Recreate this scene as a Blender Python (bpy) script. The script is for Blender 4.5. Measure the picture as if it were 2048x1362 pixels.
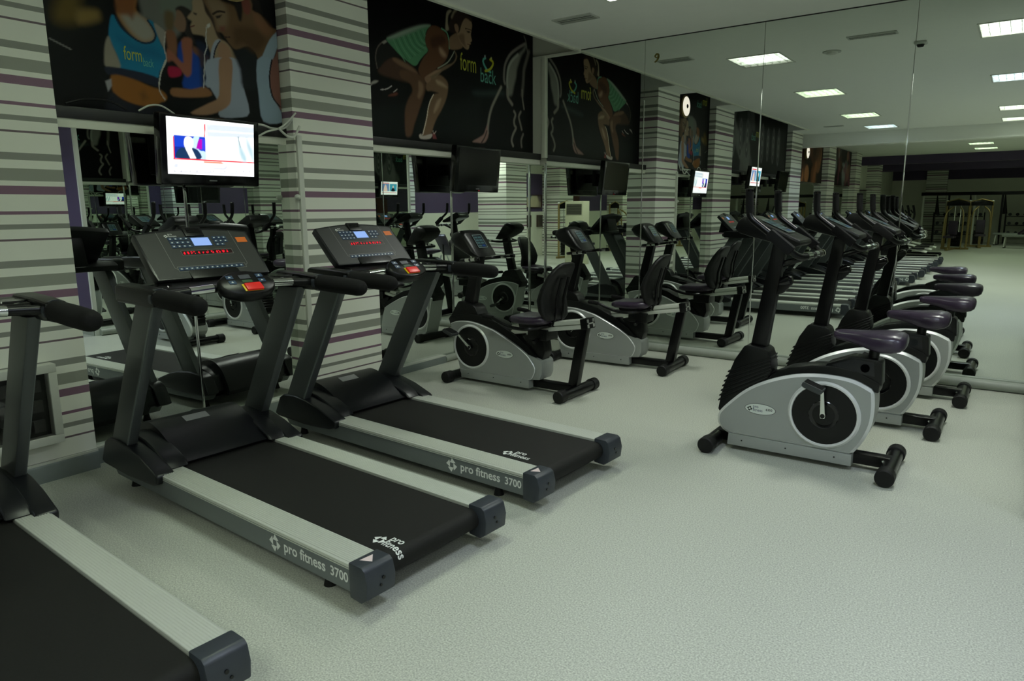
import bpy, bmesh, math, random
import numpy as np
from mathutils import Vector, Matrix

for _o in list(bpy.data.objects):
    bpy.data.objects.remove(_o)
SC = bpy.context.scene
COL = SC.collection
random.seed(7)

# ------------------------------------------------------------------ camera
cam_data = bpy.data.cameras.new('camera')
cam = bpy.data.objects.new('camera', cam_data)
COL.objects.link(cam)
SC.camera = cam
_right = Vector((0.81456382, 0.58003019, -0.00712532))
_down = Vector((0.10080835, -0.15364512, -0.98297042))
_fwd = Vector((-0.57124729, 0.79997385, -0.18362564))
_m = Matrix((( _right.x, -_down.x, -_fwd.x, 4.84), (_right.y, -_down.y, -_fwd.y, -7.39),
             (_right.z, -_down.z, -_fwd.z, 1.60), (0, 0, 0, 1)))
cam.matrix_world = _m
cam_data.sensor_width = 36.0
cam_data.lens = 1411.0 / 2048.0 * 36.0
cam_data.clip_start = 0.05
cam_data.clip_end = 200

# ------------------------------------------------------------------ world, exposure
world = bpy.data.worlds.new('world')
SC.world = world
world.use_nodes = True
world.node_tree.nodes['Background'].inputs[0].default_value = (0.02, 0.022, 0.02, 1)
world.node_tree.nodes['Background'].inputs[1].default_value = 1.0
SC.view_settings.view_transform = 'Standard'
SC.view_settings.look = 'None'
SC.view_settings.gamma = 1.0
SC.view_settings.use_curve_mapping = False
SC.view_settings.exposure = 0.0
SC.cycles.glossy_bounces = 8
SC.cycles.max_bounces = 12
SC.cycles.sample_clamp_indirect = 4.0
LAMP_POWER = 132.0

# ------------------------------------------------------------------ materials
def lin(c):
    c = c / 255.0
    return c / 12.92 if c <= 0.04045 else ((c + 0.055) / 1.055) ** 2.4
def rgb(c):
    return (lin(c[0]), lin(c[1]), lin(c[2]), 1.0)
MATS = {}
def mat(name, c, rough=0.5, metal=0.0, noise=0.0, scale=60.0, bump=0.0, spec=0.5, coat=0.0, stretch=None, emit=None):
    if name in MATS:
        return MATS[name]
    m = bpy.data.materials.new(name)
    m.use_nodes = True
    nt = m.node_tree
    b = nt.nodes['Principled BSDF']
    b.inputs['Base Color'].default_value = rgb(c)
    b.inputs['Roughness'].default_value = rough
    b.inputs['Metallic'].default_value = metal
    b.inputs['Specular IOR Level'].default_value = spec
    b.inputs['Coat Weight'].default_value = coat
    if emit:
        b.inputs['Emission Color'].default_value = rgb(emit[0])
        b.inputs['Emission Strength'].default_value = emit[1]
    if noise or bump:
        tc = nt.nodes.new('ShaderNodeTexCoord')
        nz = nt.nodes.new('ShaderNodeTexNoise')
        nz.inputs['Scale'].default_value = scale
        nz.inputs['Detail'].default_value = 3
        if stretch:
            mp = nt.nodes.new('ShaderNodeMapping')
            mp.inputs['Scale'].default_value = stretch
            nt.links.new(tc.outputs['Object'], mp.inputs[0])
            nt.links.new(mp.outputs[0], nz.inputs['Vector'])
        else:
            nt.links.new(tc.outputs['Object'], nz.inputs['Vector'])
        if noise:
            mx = nt.nodes.new('ShaderNodeMix')
            mx.data_type = 'RGBA'
            lo = [v * (1 - noise) for v in rgb(c)[:3]] + [1]
            hi = [min(1, v * (1 + noise)) for v in rgb(c)[:3]] + [1]
            mx.inputs[6].default_value = lo
            mx.inputs[7].default_value = hi
            nt.links.new(nz.outputs[0], mx.inputs[0])
            nt.links.new(mx.outputs[2], b.inputs['Base Color'])
        if bump:
            bp = nt.nodes.new('ShaderNodeBump')
            bp.inputs['Strength'].default_value = bump
            bp.inputs['Distance'].default_value = 0.002
            nt.links.new(nz.outputs[0], bp.inputs['Height'])
            nt.links.new(bp.outputs[0], b.inputs['Normal'])
    MATS[name] = m
    return m

def emission(name, c, strength):
    if name in MATS:
        return MATS[name]
    m = bpy.data.materials.new(name)
    m.use_nodes = True
    nt = m.node_tree
    nt.nodes.remove(nt.nodes['Principled BSDF'])
    e = nt.nodes.new('ShaderNodeEmission')
    e.inputs[0].default_value = rgb(c)
    e.inputs[1].default_value = strength
    nt.links.new(e.outputs[0], nt.nodes['Material Output'].inputs[0])
    MATS[name] = m
    return m

def printed(name, rough=0.4, emit=0.0, coat=0.0):
    # flat print: colours come from the mesh's own colour attribute
    if name in MATS:
        return MATS[name]
    m = bpy.data.materials.new(name)
    m.use_nodes = True
    nt = m.node_tree
    b = nt.nodes['Principled BSDF']
    at = nt.nodes.new('ShaderNodeAttribute')
    at.attribute_name = 'print'
    nt.links.new(at.outputs[0], b.inputs['Base Color'])
    b.inputs['Roughness'].default_value = rough
    b.inputs['Specular IOR Level'].default_value = 0.15
    b.inputs['Coat Weight'].default_value = coat
    if emit:
        nt.links.new(at.outputs[0], b.inputs['Emission Color'])
        b.inputs['Emission Strength'].default_value = emit
        b.inputs['Base Color'].default_value = (0, 0, 0, 1)
    MATS[name] = m
    return m

def stripes_mat():
    # wallpaper: horizontal stripes repeating every 0.602 m up the wall
    m = bpy.data.materials.new('striped_wallpaper')
    m.use_nodes = True
    nt = m.node_tree
    b = nt.nodes['Principled BSDF']
    g = nt.nodes.new('ShaderNodeNewGeometry')
    s = nt.nodes.new('ShaderNodeSeparateXYZ')
    nt.links.new(g.outputs['Position'], s.inputs[0])
    a = nt.nodes.new('ShaderNodeMath'); a.operation = 'SUBTRACT'
    a.inputs[0].default_value = 2.349 + 6.02
    nt.links.new(s.outputs[2], a.inputs[1])
    d = nt.nodes.new('ShaderNodeMath'); d.operation = 'DIVIDE'
    nt.links.new(a.outputs[0], d.inputs[0]); d.inputs[1].default_value = 0.602
    f = nt.nodes.new('ShaderNodeMath'); f.operation = 'FRACT'
    nt.links.new(d.outputs[0], f.inputs[0])
    r = nt.nodes.new('ShaderNodeValToRGB')
    r.color_ramp.interpolation = 'CONSTANT'
    W, P, G, T, D = (236, 238, 226), (128, 100, 118), (142, 144, 136), (152, 155, 144), (112, 98, 103)
    stops = [(0, P), (0.078, W), (0.232, P), (0.262, W), (0.352, G), (0.402, W), (0.492, D), (0.510, W), (0.694, G), (0.758, W), (0.839, T), (0.952, W)]
    el = r.color_ramp.elements
    while len(el) < len(stops):
        el.new(0.5)
    for e, (p, c) in zip(el, stops):
        e.position = p
        e.color = rgb(c)
    nt.links.new(f.outputs[0], r.inputs[0])
    nt.links.new(r.outputs[0], b.inputs['Base Color'])
    b.inputs['Roughness'].default_value = 0.55
    b.inputs['Specular IOR Level'].default_value = 0.25
    MATS['striped_wallpaper'] = m
    return m

M_STRIPE = stripes_mat()
M_FLOOR = mat('floor_vinyl', (184, 187, 175), 0.42, noise=0.8, scale=140, bump=0.5, spec=0.3)
M_CEIL = mat('ceiling_paint', (240, 242, 236), 0.8, noise=0.02, scale=8, spec=0.2)
M_WALLP = mat('wall_paint_cream', (222, 224, 208), 0.7, noise=0.03, scale=5)
M_PURPLE = mat('wall_paint_purple', (74, 60, 92), 0.65, noise=0.05, scale=9)
M_TRIM = mat('trim_cream', (225, 228, 212), 0.5, noise=0.03, scale=20)
M_SILL = mat('sill_black', (8, 8, 8), 0.5, noise=0.2, scale=40)
M_MIRROR = mat('mirror_glass', (225, 231, 225), 0.0, metal=1.0)
M_CHROME = mat('chrome', (215, 218, 215), 0.08, metal=1.0)
M_ALU = mat('aluminium_rail', (206, 209, 200), 0.42, metal=0.25, noise=0.08, scale=30, stretch=(1, 25, 25))
M_RAILGREY = mat('base_rail_grey', (128, 136, 134), 0.4, metal=0.3, noise=0.06, scale=20)
M_PIPE = mat('base_pipe_grey', (150, 156, 146), 0.45, noise=0.05, scale=15)
M_PANEL = mat('treadmill_side_grey', (104, 110, 110), 0.45, metal=0.2, noise=0.05, scale=50)
M_STEEL = mat('treadmill_upright_grey', (84, 88, 88), 0.38, metal=0.45, noise=0.05, scale=60)
M_HOOD = mat('moulded_black_plastic', (17, 19, 22), 0.34, noise=0.1, scale=200, bump=0.05, spec=0.4)
M_CAP = mat('end_cap_plastic', (46, 51, 58), 0.42, noise=0.08, scale=150)
M_BELT = mat('belt_rubber', (25, 25, 23), 0.65, noise=0.25, scale=120, bump=0.1, spec=0.2)
M_BLACK = mat('black_plastic', (8, 9, 9), 0.34, noise=0.15, scale=120, spec=0.3)
M_GLOSS = mat('gloss_black', (8, 8, 9), 0.12)
M_FOAM = mat('black_foam', (9, 9, 9), 0.8, noise=0.3, scale=400, bump=0.3, spec=0.25)
M_PAINTB = mat('black_painted_steel', (5, 5, 6), 0.28, noise=0.1, scale=80, spec=0.28)
M_RUBBER = mat('black_rubber', (10, 10, 10), 0.55, noise=0.2, scale=150, spec=0.3)
M_SILVER = mat('silver_paint', (158, 162, 158), 0.36, metal=0.2, noise=0.03, scale=300)
M_SILVER2 = mat('silver_ring_lit_edge', (228, 230, 228), 0.3, metal=0.2, noise=0.02, scale=200)  # crank ring silver; on shell edges it paints in the light they catch
M_SADDLE = mat('purple_saddle_vinyl', (48, 37, 55), 0.28, noise=0.35, scale=28, bump=0.8, spec=0.6)
M_PANELD = mat('display_face', (36, 38, 36), 0.5, noise=0.06, scale=90)
M_WHITE = mat('white_print', (225, 228, 224), 0.5)
M_WPLAST = mat('white_plastic', (205, 208, 198), 0.45, noise=0.03, scale=30)
M_CABLEG = mat('grey_cable', (82, 88, 84), 0.5)
M_GOLD = mat('gold_painted_steel', (150, 132, 84), 0.35, metal=0.5, noise=0.06, scale=40)
M_KEY = mat('key_blue', (34, 58, 88), 0.4)
M_RED = mat('stop_red', (205, 30, 24), 0.35, emit=((205, 30, 24), 0.15))
M_YEL = mat('stop_yellow', (225, 200, 30), 0.4)
M_LOUVRE = mat('louvre_metal', (205, 210, 205), 0.25, metal=0.9)
M_VENT = mat('vent_grey', (190, 194, 186), 0.6)
M_DARKSLOT = mat('dark_slot', (40, 42, 40), 0.8)
M_NAVY = mat('navy_ink', (38, 52, 92), 0.5)

# ------------------------------------------------------------------ mesh helpers
class MB:
    def __init__(s):
        s.v = []; s.f = []
    def add(s, vs, fs):
        n = len(s.v)
        s.v += [tuple(p) for p in vs]
        s.f += [tuple(i + n for i in f) for f in fs]
        return s
    def box(s, x0, x1, y0, y1, z0, z1):
        return s.add([(x0, y0, z0), (x1, y0, z0), (x1, y1, z0), (x0, y1, z0), (x0, y0, z1), (x1, y0, z1), (x1, y1, z1), (x0, y1, z1)],
                     [(0, 3, 2, 1), (4, 5, 6, 7), (0, 1, 5, 4), (1, 2, 6, 5), (2, 3, 7, 6), (3, 0, 4, 7)])
    def prism(s, prof, lo, hi, ax='y'):
        # polygon prof extruded along axis ax; for 'y' prof is (x,z); for 'x' (y,z); for 'z' (x,y)
        def pt(a, b, c):
            return {'y': (a, c, b), 'x': (c, a, b), 'z': (a, b, c)}[ax]
        n = len(prof)
        vs = [pt(a, b, lo) for a, b in prof] + [pt(a, b, hi) for a, b in prof]
        fs = [tuple(range(n)), tuple(range(2 * n - 1, n - 1, -1))]
        for i in range(n):
            j = (i + 1) % n
            fs.append((i, i + n, j + n, j))
        return s.add(vs, fs)
    def quad(s, a, b, c, d):
        return s.add([a, b, c, d], [(0, 1, 2, 3)])
    def tube(s, path, r, n=12, cap=True, sy=1.0):
        path = [Vector(p) for p in path]
        rs = r if isinstance(r, (list, tuple)) else [r] * len(path)
        rings = []
        up = None
        for i, p in enumerate(path):
            t = (path[min(i + 1, len(path) - 1)] - path[max(i - 1, 0)]).normalized()
            if up is None:
                up = Vector((0, 0, 1)) if abs(t.z) < 0.9 else Vector((1, 0, 0))
            side = t.cross(up).normalized()
            up = side.cross(t).normalized()
            rings.append([p + side * (math.cos(2 * math.pi * k / n) * rs[i]) + up * (math.sin(2 * math.pi * k / n) * rs[i] * sy) for k in range(n)])
        vs = [q for ring in rings for q in ring]
        fs = []
        for i in range(len(path) - 1):
            for k in range(n):
                a = i * n + k; b = i * n + (k + 1) % n
                fs.append((a, b, b + n, a + n))
        if cap:
            fs.append(tuple(range(n - 1, -1, -1)))
            fs.append(tuple((len(path) - 1) * n + k for k in range(n)))
        return s.add(vs, fs)
    def cyl(s, p0, p1, r, n=16):
        return s.tube([p0, p1], r, n)
    def loft(s, rings, cap=True):
        n = len(rings[0])
        vs = [q for ring in rings for q in ring]
        fs = []
        for i in range(len(rings) - 1):
            for k in range(n):
                a = i * n + k; b = i * n + (k + 1) % n
                fs.append((a, b, b + n, a + n))
        if cap:
            fs.append(tuple(range(n - 1, -1, -1)))
            fs.append(tuple((len(rings) - 1) * n + k for k in range(n)))
        return s.add(vs, fs)
    def xf(s, M):
        s.v = [tuple(M @ Vector(p)) for p in s.v]
        return s
    def mesh(s, name, bevel=0.0, seg=2, angle=35):
        me = bpy.data.meshes.new(name)
        bm = bmesh.new()
        vs = [bm.verts.new(p) for p in s.v]
        for f in s.f:
            try:
                bm.faces.new([vs[i] for i in f])
            except ValueError:
                pass
        bmesh.ops.recalc_face_normals(bm, faces=bm.faces[:])
        if bevel:
            es = [e for e in bm.edges if len(e.link_faces) == 2 and e.calc_face_angle(0) > math.radians(28)]
            bmesh.ops.bevel(bm, geom=es, offset=bevel, segments=seg, profile=0.6, affect='EDGES', clamp_overlap=True)
        bm.to_mesh(me)
        bm.free()
        for p in me.polygons:
            p.use_smooth = True
        me.set_sharp_from_angle(angle=math.radians(angle))
        return me
    def build(s, name, material, parent=None, bevel=0.0, seg=2, angle=35, rim=None):
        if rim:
            # the slanted edge facets take a paler silver, painting in light from above
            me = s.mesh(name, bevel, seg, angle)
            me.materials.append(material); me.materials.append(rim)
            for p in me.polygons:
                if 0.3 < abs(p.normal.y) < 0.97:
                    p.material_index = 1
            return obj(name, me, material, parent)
        return obj(name, s.mesh(name, bevel, seg, angle), material, parent)

def obj(name, me, material, parent=None):
    if material is not None and not me.materials:
        me.materials.append(material)
    o = bpy.data.objects.new(name, me)
    COL.objects.link(o)
    if parent is not None:
        o.parent = parent
    return o

def tag(o, label, cat, group=None):
    o['label'] = label
    o['category'] = cat
    if group:
        o['group'] = group
    return o

def struct(o):
    o['kind'] = 'structure'
    return o

def thing(name, label, cat, loc=(0, 0, 0), rz=0.0, group=None):
    o = bpy.data.objects.new(name, None)
    o.empty_display_size = 0.1
    COL.objects.link(o)
    o.location = loc
    o.rotation_euler = (0, 0, rz)
    return tag(o, label, cat, group)

def dup(root, loc, rz, label, group=None, skip=()):
    def cp(o, parent):
        c = o.copy()
        COL.objects.link(c)
        c.parent = parent
        for ch in o.children:
            if ch.name.split('.')[0] not in skip:
                cp(ch, c)
        return c
    r = cp(root, None)
    r.location = loc
    r.rotation_euler = (0, 0, rz)
    r['label'] = label
    if group:
        r['group'] = group
    return r

def text_mb(s, size, sx=1.0, bold=0.0):
    cu = bpy.data.curves.new('txt', 'FONT')
    cu.body = s
    cu.size = size
    cu.offset = bold
    cu.resolution_u = 3
    to = bpy.data.objects.new('txt', cu)
    COL.objects.link(to)
    bpy.context.view_layer.update()
    me = bpy.data.meshes.new_from_object(to.evaluated_get(bpy.context.evaluated_depsgraph_get()))
    b = MB()
    b.v = [(v.co.x * sx, v.co.y, 0.0) for v in me.vertices]
    b.f = [tuple(p.vertices) for p in me.polygons]
    bpy.data.objects.remove(to)
    bpy.data.curves.remove(cu)
    bpy.data.meshes.remove(me)
    return b

def frame_mat(o, ex, ey):
    ex = Vector(ex).normalized(); ey = Vector(ey).normalized(); ez = ex.cross(ey)
    return Matrix(((ex.x, ey.x, ez.x, o[0]), (ex.y, ey.y, ez.y, o[1]), (ex.z, ey.z, ez.z, o[2]), (0, 0, 0, 1)))

def arc(cx, cy, r, a0, a1, n):
    return [(cx + r * math.cos(math.radians(a0 + (a1 - a0) * i / n)), cy + r * math.sin(math.radians(a0 + (a1 - a0) * i / n))) for i in range(n + 1)]

def spline(pts, sub=4, closed=False):
    n = len(pts); out = []
    P = [Vector(p) for p in pts]
    rng = n if closed else n - 1
    for i in range(rng):
        p0 = P[(i - 1) % n] if closed or i > 0 else P[0]
        p1 = P[i]; p2 = P[(i + 1) % n]
        p3 = P[(i + 2) % n] if closed or i + 2 < n else P[-1]
        for j in range(sub):
            t = j / sub
            out.append(0.5 * ((2 * p1) + (p2 - p0) * t + (2 * p0 - 5 * p1 + 4 * p2 - p3) * t * t + (3 * p1 - p0 - 3 * p2 + p3) * t ** 3))
    if not closed:
        out.append(P[-1])
    return [tuple(p) for p in out]

# flat print painted point by point onto a fine grid mesh
def paint_grid(name, x0, x1, y0, y1, step, shapes, bg, place, gain=1.0):
    nx = int((x1 - x0) / step) + 1; ny = int((y1 - y0) / step) + 1
    xs = np.linspace(x0, x1, nx); ys = np.linspace(y0, y1, ny)
    X, Y = np.meshgrid(xs, ys)
    Cc = np.zeros((ny, nx, 3)); Cc[:] = [lin(v) for v in bg]
    for kind, c, a, soft, w, pts in shapes:
        if kind == 'p' and len(pts) > 4:
            pts = spline([(p[0], p[1], 0) for p in pts], 3, True)
        elif kind == 'l' and len(pts) > 2:
            pts = spline([(p[0], p[1], 0) for p in pts], 4, False)
        pa = np.array([(p[0], p[1]) for p in pts])
        pad = soft + w + step
        ix = np.where((xs >= pa[:, 0].min() - pad) & (xs <= pa[:, 0].max() + pad))[0]
        iy = np.where((ys >= pa[:, 1].min() - pad) & (ys <= pa[:, 1].max() + pad))[0]
        if len(ix) == 0 or len(iy) == 0:
            continue
        sl = np.s_[iy[0]:iy[-1] + 1, ix[0]:ix[-1] + 1]
        gx = X[sl]; gy = Y[sl]
        d = np.full(gx.shape, 1e9); ins = np.zeros(gx.shape, bool)
        m = len(pa)
        for i in range(m if kind == 'p' else m - 1):
            ax, ay = pa[i]; bx, by = pa[(i + 1) % m]
            ex, ey = bx - ax, by - ay
            L = ex * ex + ey * ey + 1e-12
            t = np.clip(((gx - ax) * ex + (gy - ay) * ey) / L, 0, 1)
            d = np.minimum(d, np.hypot(gx - ax - t * ex, gy - ay - t * ey))
            if kind == 'p':
                cr = ((ay > gy) != (by > gy))
                xi = ax + (gy - ay) * ex / (ey if abs(ey) > 1e-9 else 1e-9)
                ins ^= cr & (gx < xi)
        if kind == 'p':
            sd = np.where(ins, d, -d)
            k = np.clip(sd / max(soft, 1e-4) * 0.5 + 0.5, 0, 1)
        else:
            k = np.clip((w / 2 - d) / max(soft, 1e-4) + 0.5, 0, 1)
        k = (k * k * (3 - 2 * k) * a)[..., None]
        Cc[sl] = Cc[sl] * (1 - k) + np.array([lin(v) * gain for v in c]) * k
    pts = [place(x, y) for y in ys for x in xs]
    ii = np.arange(ny * nx).reshape(ny, nx)
    fs = np.stack([ii[:-1, :-1], ii[:-1, 1:], ii[1:, 1:], ii[1:, :-1]], -1).reshape(-1, 4)
    me = bpy.data.meshes.new(name)
    me.from_pydata(pts, [], fs.tolist())
    at = me.color_attributes.new('print', 'FLOAT_COLOR', 'POINT')
    at.data.foreach_set('color', np.concatenate([np.clip(Cc, 0, 1), np.ones((ny, nx, 1))], -1).astype(np.float32).ravel())
    return me

# ================================================================== SETTING
H = 3.375
YEND = -30.0
XR = 8.6
PILLARS = [(-3.77, -2.94), (-6.42, -5.44), (-11.65, -10.65), (-15.6, -14.7), (-19.7, -18.8), (-24.2, -23.3)]
BAYS = [(-2.94, 0.02), (-5.44, -3.77), (-10.65, -6.42)]
LAMPS = [(2.03, -1.87), (2.03, -5.03), (2.03, -8.5), (2.03, -11.0), (4.6, -1.75), (4.6, -5.2), (4.6, -9.05), (4.6, -11.2),
         (7.2, -5.2), (7.2, -8.2), (7.2, -11.2), (3.1, -14.4), (3.66, -17.8), (3.7, -20.0), (6.2, -14.4), (6.6, -17.8), (6.6, -20.0),
         (4.2, -25.0), (6.8, -25.0)]
LHX, LHY = 0.32, 0.36

struct(MB().box(-0.4, XR + 0.2, YEND - 0.2, 0.25, -0.1, 0.0).build('floor', M_FLOOR))

def ceiling():
    b = MB()
    xs = sorted({-0.4, 0.55, XR + 0.2} | {x + s * LHX for x, y in LAMPS for s in (-1, 1)})
    ys = sorted({YEND - 0.2, 0.25} | {v for p in BAYS for v in p} | {y + s * LHY for x, y in LAMPS for s in (-1, 1)})
    for i in range(len(xs) - 1):
        for j in range(len(ys) - 1):
            cx = (xs[i] + xs[i + 1]) / 2; cy = (ys[j] + ys[j + 1]) / 2
            if any(abs(cx - x) < LHX and abs(cy - y) < LHY for x, y in LAMPS):
                continue
            if cx < 0.55 and any(a < cy < c for a, c in BAYS):
                continue
            b.quad((xs[i], ys[j], H), (xs[i], ys[j + 1], H), (xs[i + 1], ys[j + 1], H), (xs[i + 1], ys[j], H))
    for a, c in BAYS:
        b.quad((0.55, a, H), (0.55, c, H), (0.55, c, 3.92), (0.55, a, 3.92))
        b.quad((-0.4, a, 3.92), (0.55, a, 3.92), (0.55, c, 3.92), (-0.4, c, 3.92))
        b.quad((-0.4, a, H), (0.55, a, H), (0.55, a, 3.92), (-0.4, a, 3.92))
        if c < 0:
            b.quad((-0.4, c, H), (0.55, c, H), (0.55, c, 3.92), (-0.4, c, 3.92))
    me = bpy.data.meshes.new('ceiling')
    me.from_pydata(b.v, [], b.f)
    return struct(obj('ceiling', me, M_CEIL))
ceiling()
struct(MB().box(0.522, 0.562, -10.65, 0.0, H - 0.022, H + 0.012).build('trim_1', M_TRIM))

struct(MB().box(-0.5, -0.2, YEND, 0.25, 0, 4.0).build('wall_left', M_WALLP))
struct(MB().box(-0.4, XR + 0.2, 0.03, 0.25, 0, 4.0).build('wall_back', M_WALLP))
def wall_right():
    w = struct(MB().box(XR, XR + 0.2, YEND, 0.25, 0, H + 0.02).build('wall_right', M_WALLP))
    MB().box(XR - 0.006, XR + 0.001, YEND, -3.2, 1.5, 2.75).build('paint_band', M_PURPLE, w)
    return w
wall_right()
def wall_front():
    w = struct(MB().box(-0.4, XR + 0.2, YEND - 0.2, YEND, 0, H + 0.02).build('wall_front', M_WALLP))
    MB().box(-0.2, XR, YEND - 0.01, YEND + 0.008, 2.74, 3.2).build('paint_band', M_PURPLE, w)
    return w
wall_front()
for i, (a, c) in enumerate(PILLARS):
    struct(MB().box(-0.3, 0.2, a, c, 0, H).build('pillar', M_STRIPE))
for (x0, x1, a, c) in ((6.8, 7.8, -9.8, -8.8), (7.9, XR, -14.3, -13.4), (7.9, XR, -19.0, -18.1), (7.7, XR, -24.2, -23.2), (7.9, XR, -6.3, -5.4)):
    struct(MB().box(x0, x1, a, c, 0, H).build('pillar', M_STRIPE))
# dropped beams that show in the mirror
struct(MB().box(-0.3, XR, -12.35, -11.95, 3.08, H + 0.01).build('ceiling_beam', M_CEIL))
struct(MB().box(-0.3, XR, -22.3, -21.9, 3.08, H + 0.01).build('ceiling_beam', M_PURPLE))
struct(MB().box(-0.3, XR, -26.9, -26.6, 3.02, H + 0.01).build('ceiling_beam', M_PURPLE))
# purple return wall just right of the frame: its white-edged end and its mirrored side show in the left mirrors
def partition():
    p = struct(MB().box(5.11, XR, -3.14, 0.03, 0, H).build('wall_partition', M_PURPLE))
    MB().box(5.075, 5.11, -3.15, -3.10, 0, H).build('edge_trim', M_WPLAST, p)
    MB().box(5.1, XR, -3.165, -3.14, 0, 0.1).build('skirting', M_PIPE, p)
    MB().tube([(5.05, -3.10, 0.045), (5.05, -0.10, 0.045)], 0.045, 16).build('base_pipe', M_PIPE, p)
partition()

# ---- mirrors: back wall, full height
def mirror(name, mb, label, group=None):
    return tag(mb.build(name, M_MIRROR), label, 'mirror', group)
BX = [0.093, 1.355, 2.622, 3.93, 5.09]
BL = ['tall wall mirror panel in the corner beside the crouching runner poster', 'tall mirror panel behind the second recumbent bike',
      'tall mirror panel behind the horns of the front upright bike', 'tall mirror panel behind the row of purple saddles, at the right edge']
for i in range(4):
    mirror('wall_mirror', MB().box(BX[i] + 0.002, BX[i + 1] - 0.002, 0.0, 0.012, 0.06, H - 0.008), BL[i])
for i, n in ((1, 'first'), (2, 'second'), (3, 'third')):
    tag(MB().box(BX[i] - 0.006, BX[i] + 0.006, -0.004, 0.006, 0.06, 2.75).build('mirror_strip', M_CHROME, bevel=0.002),
        'thin chrome joint strip on the back mirror, %s from the corner' % n, 'trim strip')
tag(MB().box(0.065, 0.092, -0.012, 0.012, 0.05, 2.14).build('mirror_strip', M_CHROME, bevel=0.004), 'chrome upright strip in the corner between the two mirror walls', 'trim strip')
struct(MB().box(-0.12, 5.09, -0.006, 0.03, H - 0.009, H + 0.0).build('trim_2', M_DARKSLOT))
# cream upright casing in the corner, above the sill
def corner_trim():
    t = struct(MB().box(-0.20, 0.03, -0.02, 0.03, 2.25, H - 0.03).build('trim_3', M_TRIM))
    MB().box(0.035, 0.092, -0.03, 0.03, 2.2, H - 0.012).build('moulding', M_TRIM, t, bevel=0.006)
    MB().box(-0.12, 0.55, -0.025, 0.03, H - 0.035, H - 0.005).build('cross_moulding', M_TRIM, t, bevel=0.004)
corner_trim()
mirror('wall_mirror', MB().box(-0.04, 0.063, 0.0, 0.012, 0.06, 2.12), 'narrow mirror strip closing the corner under the black sill')
mirror('wall_mirror', MB().box(5.09, 5.105, -3.095, -1.552, 0.06, H - 0.01), 'side wall mirror beside the upright bikes, near its white edge, seen in reflection')
mirror('wall_mirror', MB().box(5.09, 5.105, -1.548, 0.0, 0.06, H - 0.01), 'side wall mirror beside the upright bikes, meeting the back mirror, seen in reflection')
# ---- mirrors: left wall bays, below the sills
mirror('wall_mirror', MB().box(-0.06, -0.04, -2.94, -1.632, 0.06, 2.13), 'wall mirror panel beside the striped pillar, under the runner poster')
mirror('wall_mirror', MB().box(-0.06, -0.04, -1.628, 0.0, 0.06, 2.13), 'wall mirror panel behind the front recumbent bike, under the dark television')
mirror('wall_mirror', MB().box(0.08, 0.10, -5.44, -4.642, 0.06, 2.11), 'wall mirror panel between the left pillar and the lit television')
mirror('wall_mirror', MB().box(0.08, 0.10, -4.638, -3.77, 0.06, 2.11), 'wall mirror panel below the lit television, beside the middle pillar')
mirror('wall_mirror', MB().box(0.05, 0.07, -8.53, -6.42, 0.06, 2.2), 'wall mirror panel behind the fourth treadmill, seen in reflection')
mirror('wall_mirror', MB().box(0.05, 0.07, -10.65, -8.54, 0.06, 2.2), 'wall mirror panel behind the fifth and sixth treadmills, seen in reflection')
for y, x, n in ((-1.63, -0.04, 'under the dark television'), (-4.64, 0.10, 'hanging down behind the middle treadmill'), (-8.535, 0.07, 'between the far treadmills')):
    tag(MB().box(x - 0.002, x + 0.008, y - 0.008, y + 0.008, 0.06, 2.1).build('mirror_strip', M_CHROME, bevel=0.003), 'chrome joint strip on the left mirror wall %s' % n, 'trim strip')
# base rails
struct(MB().tube([(0.02, -0.05, 0.045), (5.08, -0.05, 0.045)], 0.045, 20).build('baseboard_back', M_PIPE))
def rail(name, x, a, c, h=0.085):
    r = struct(MB().prism([(x - 0.06, 0), (x, 0), (x, h - 0.012), (x - 0.006, h), (x - 0.06, h)], a, c, 'y').build(name, M_RAILGREY))
    MB().box(x - 0.07, x - 0.004, a, c, h, h + 0.012).build('top_lip', M_ALU, r)
    return r
rail('baseboard_left', 0.02, -2.94, -1.84, 0.07)
struct(MB().tube([(-0.005, -1.84, 0.036), (-0.005, -0.09, 0.036)], 0.036, 16).build('baseboard_left', M_PIPE))
rail('baseboard_left', 0.15, -5.44, -3.77, 0.10)
rail('baseboard_left', 0.225, -6.42, -5.44, 0.11)
rail('baseboard_left', 0.11, -10.65, -6.42, 0.10)
# sills over the mirrors and under the posters
def sill(x, a, c, z, n):
    s = struct(MB().box(-0.2, x + 0.035, a, c, z + 0.055, z + 0.125).build('trim_%d' % n, M_SILL, bevel=0.006))
    MB().box(-0.15, x + 0.02, a, c, z, z + 0.055).build('white_head_rail', M_TRIM, s, bevel=0.004)
    return s
sill(0.0, -2.94, -0.03, 2.122, 4)
sill(0.085, -5.44, -3.77, 2.10, 5)
sill(0.085, -10.65, -6.42, 2.2, 6)
# plain far bays: painted fields
for a, c in ((-14.7, -11.65), (-18.8, -15.6), (-23.3, -19.7)):
    struct(MB().box(-0.2, 0.02, a, c, 0, 2.2).build('wall_left_panel', M_MIRROR))

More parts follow.
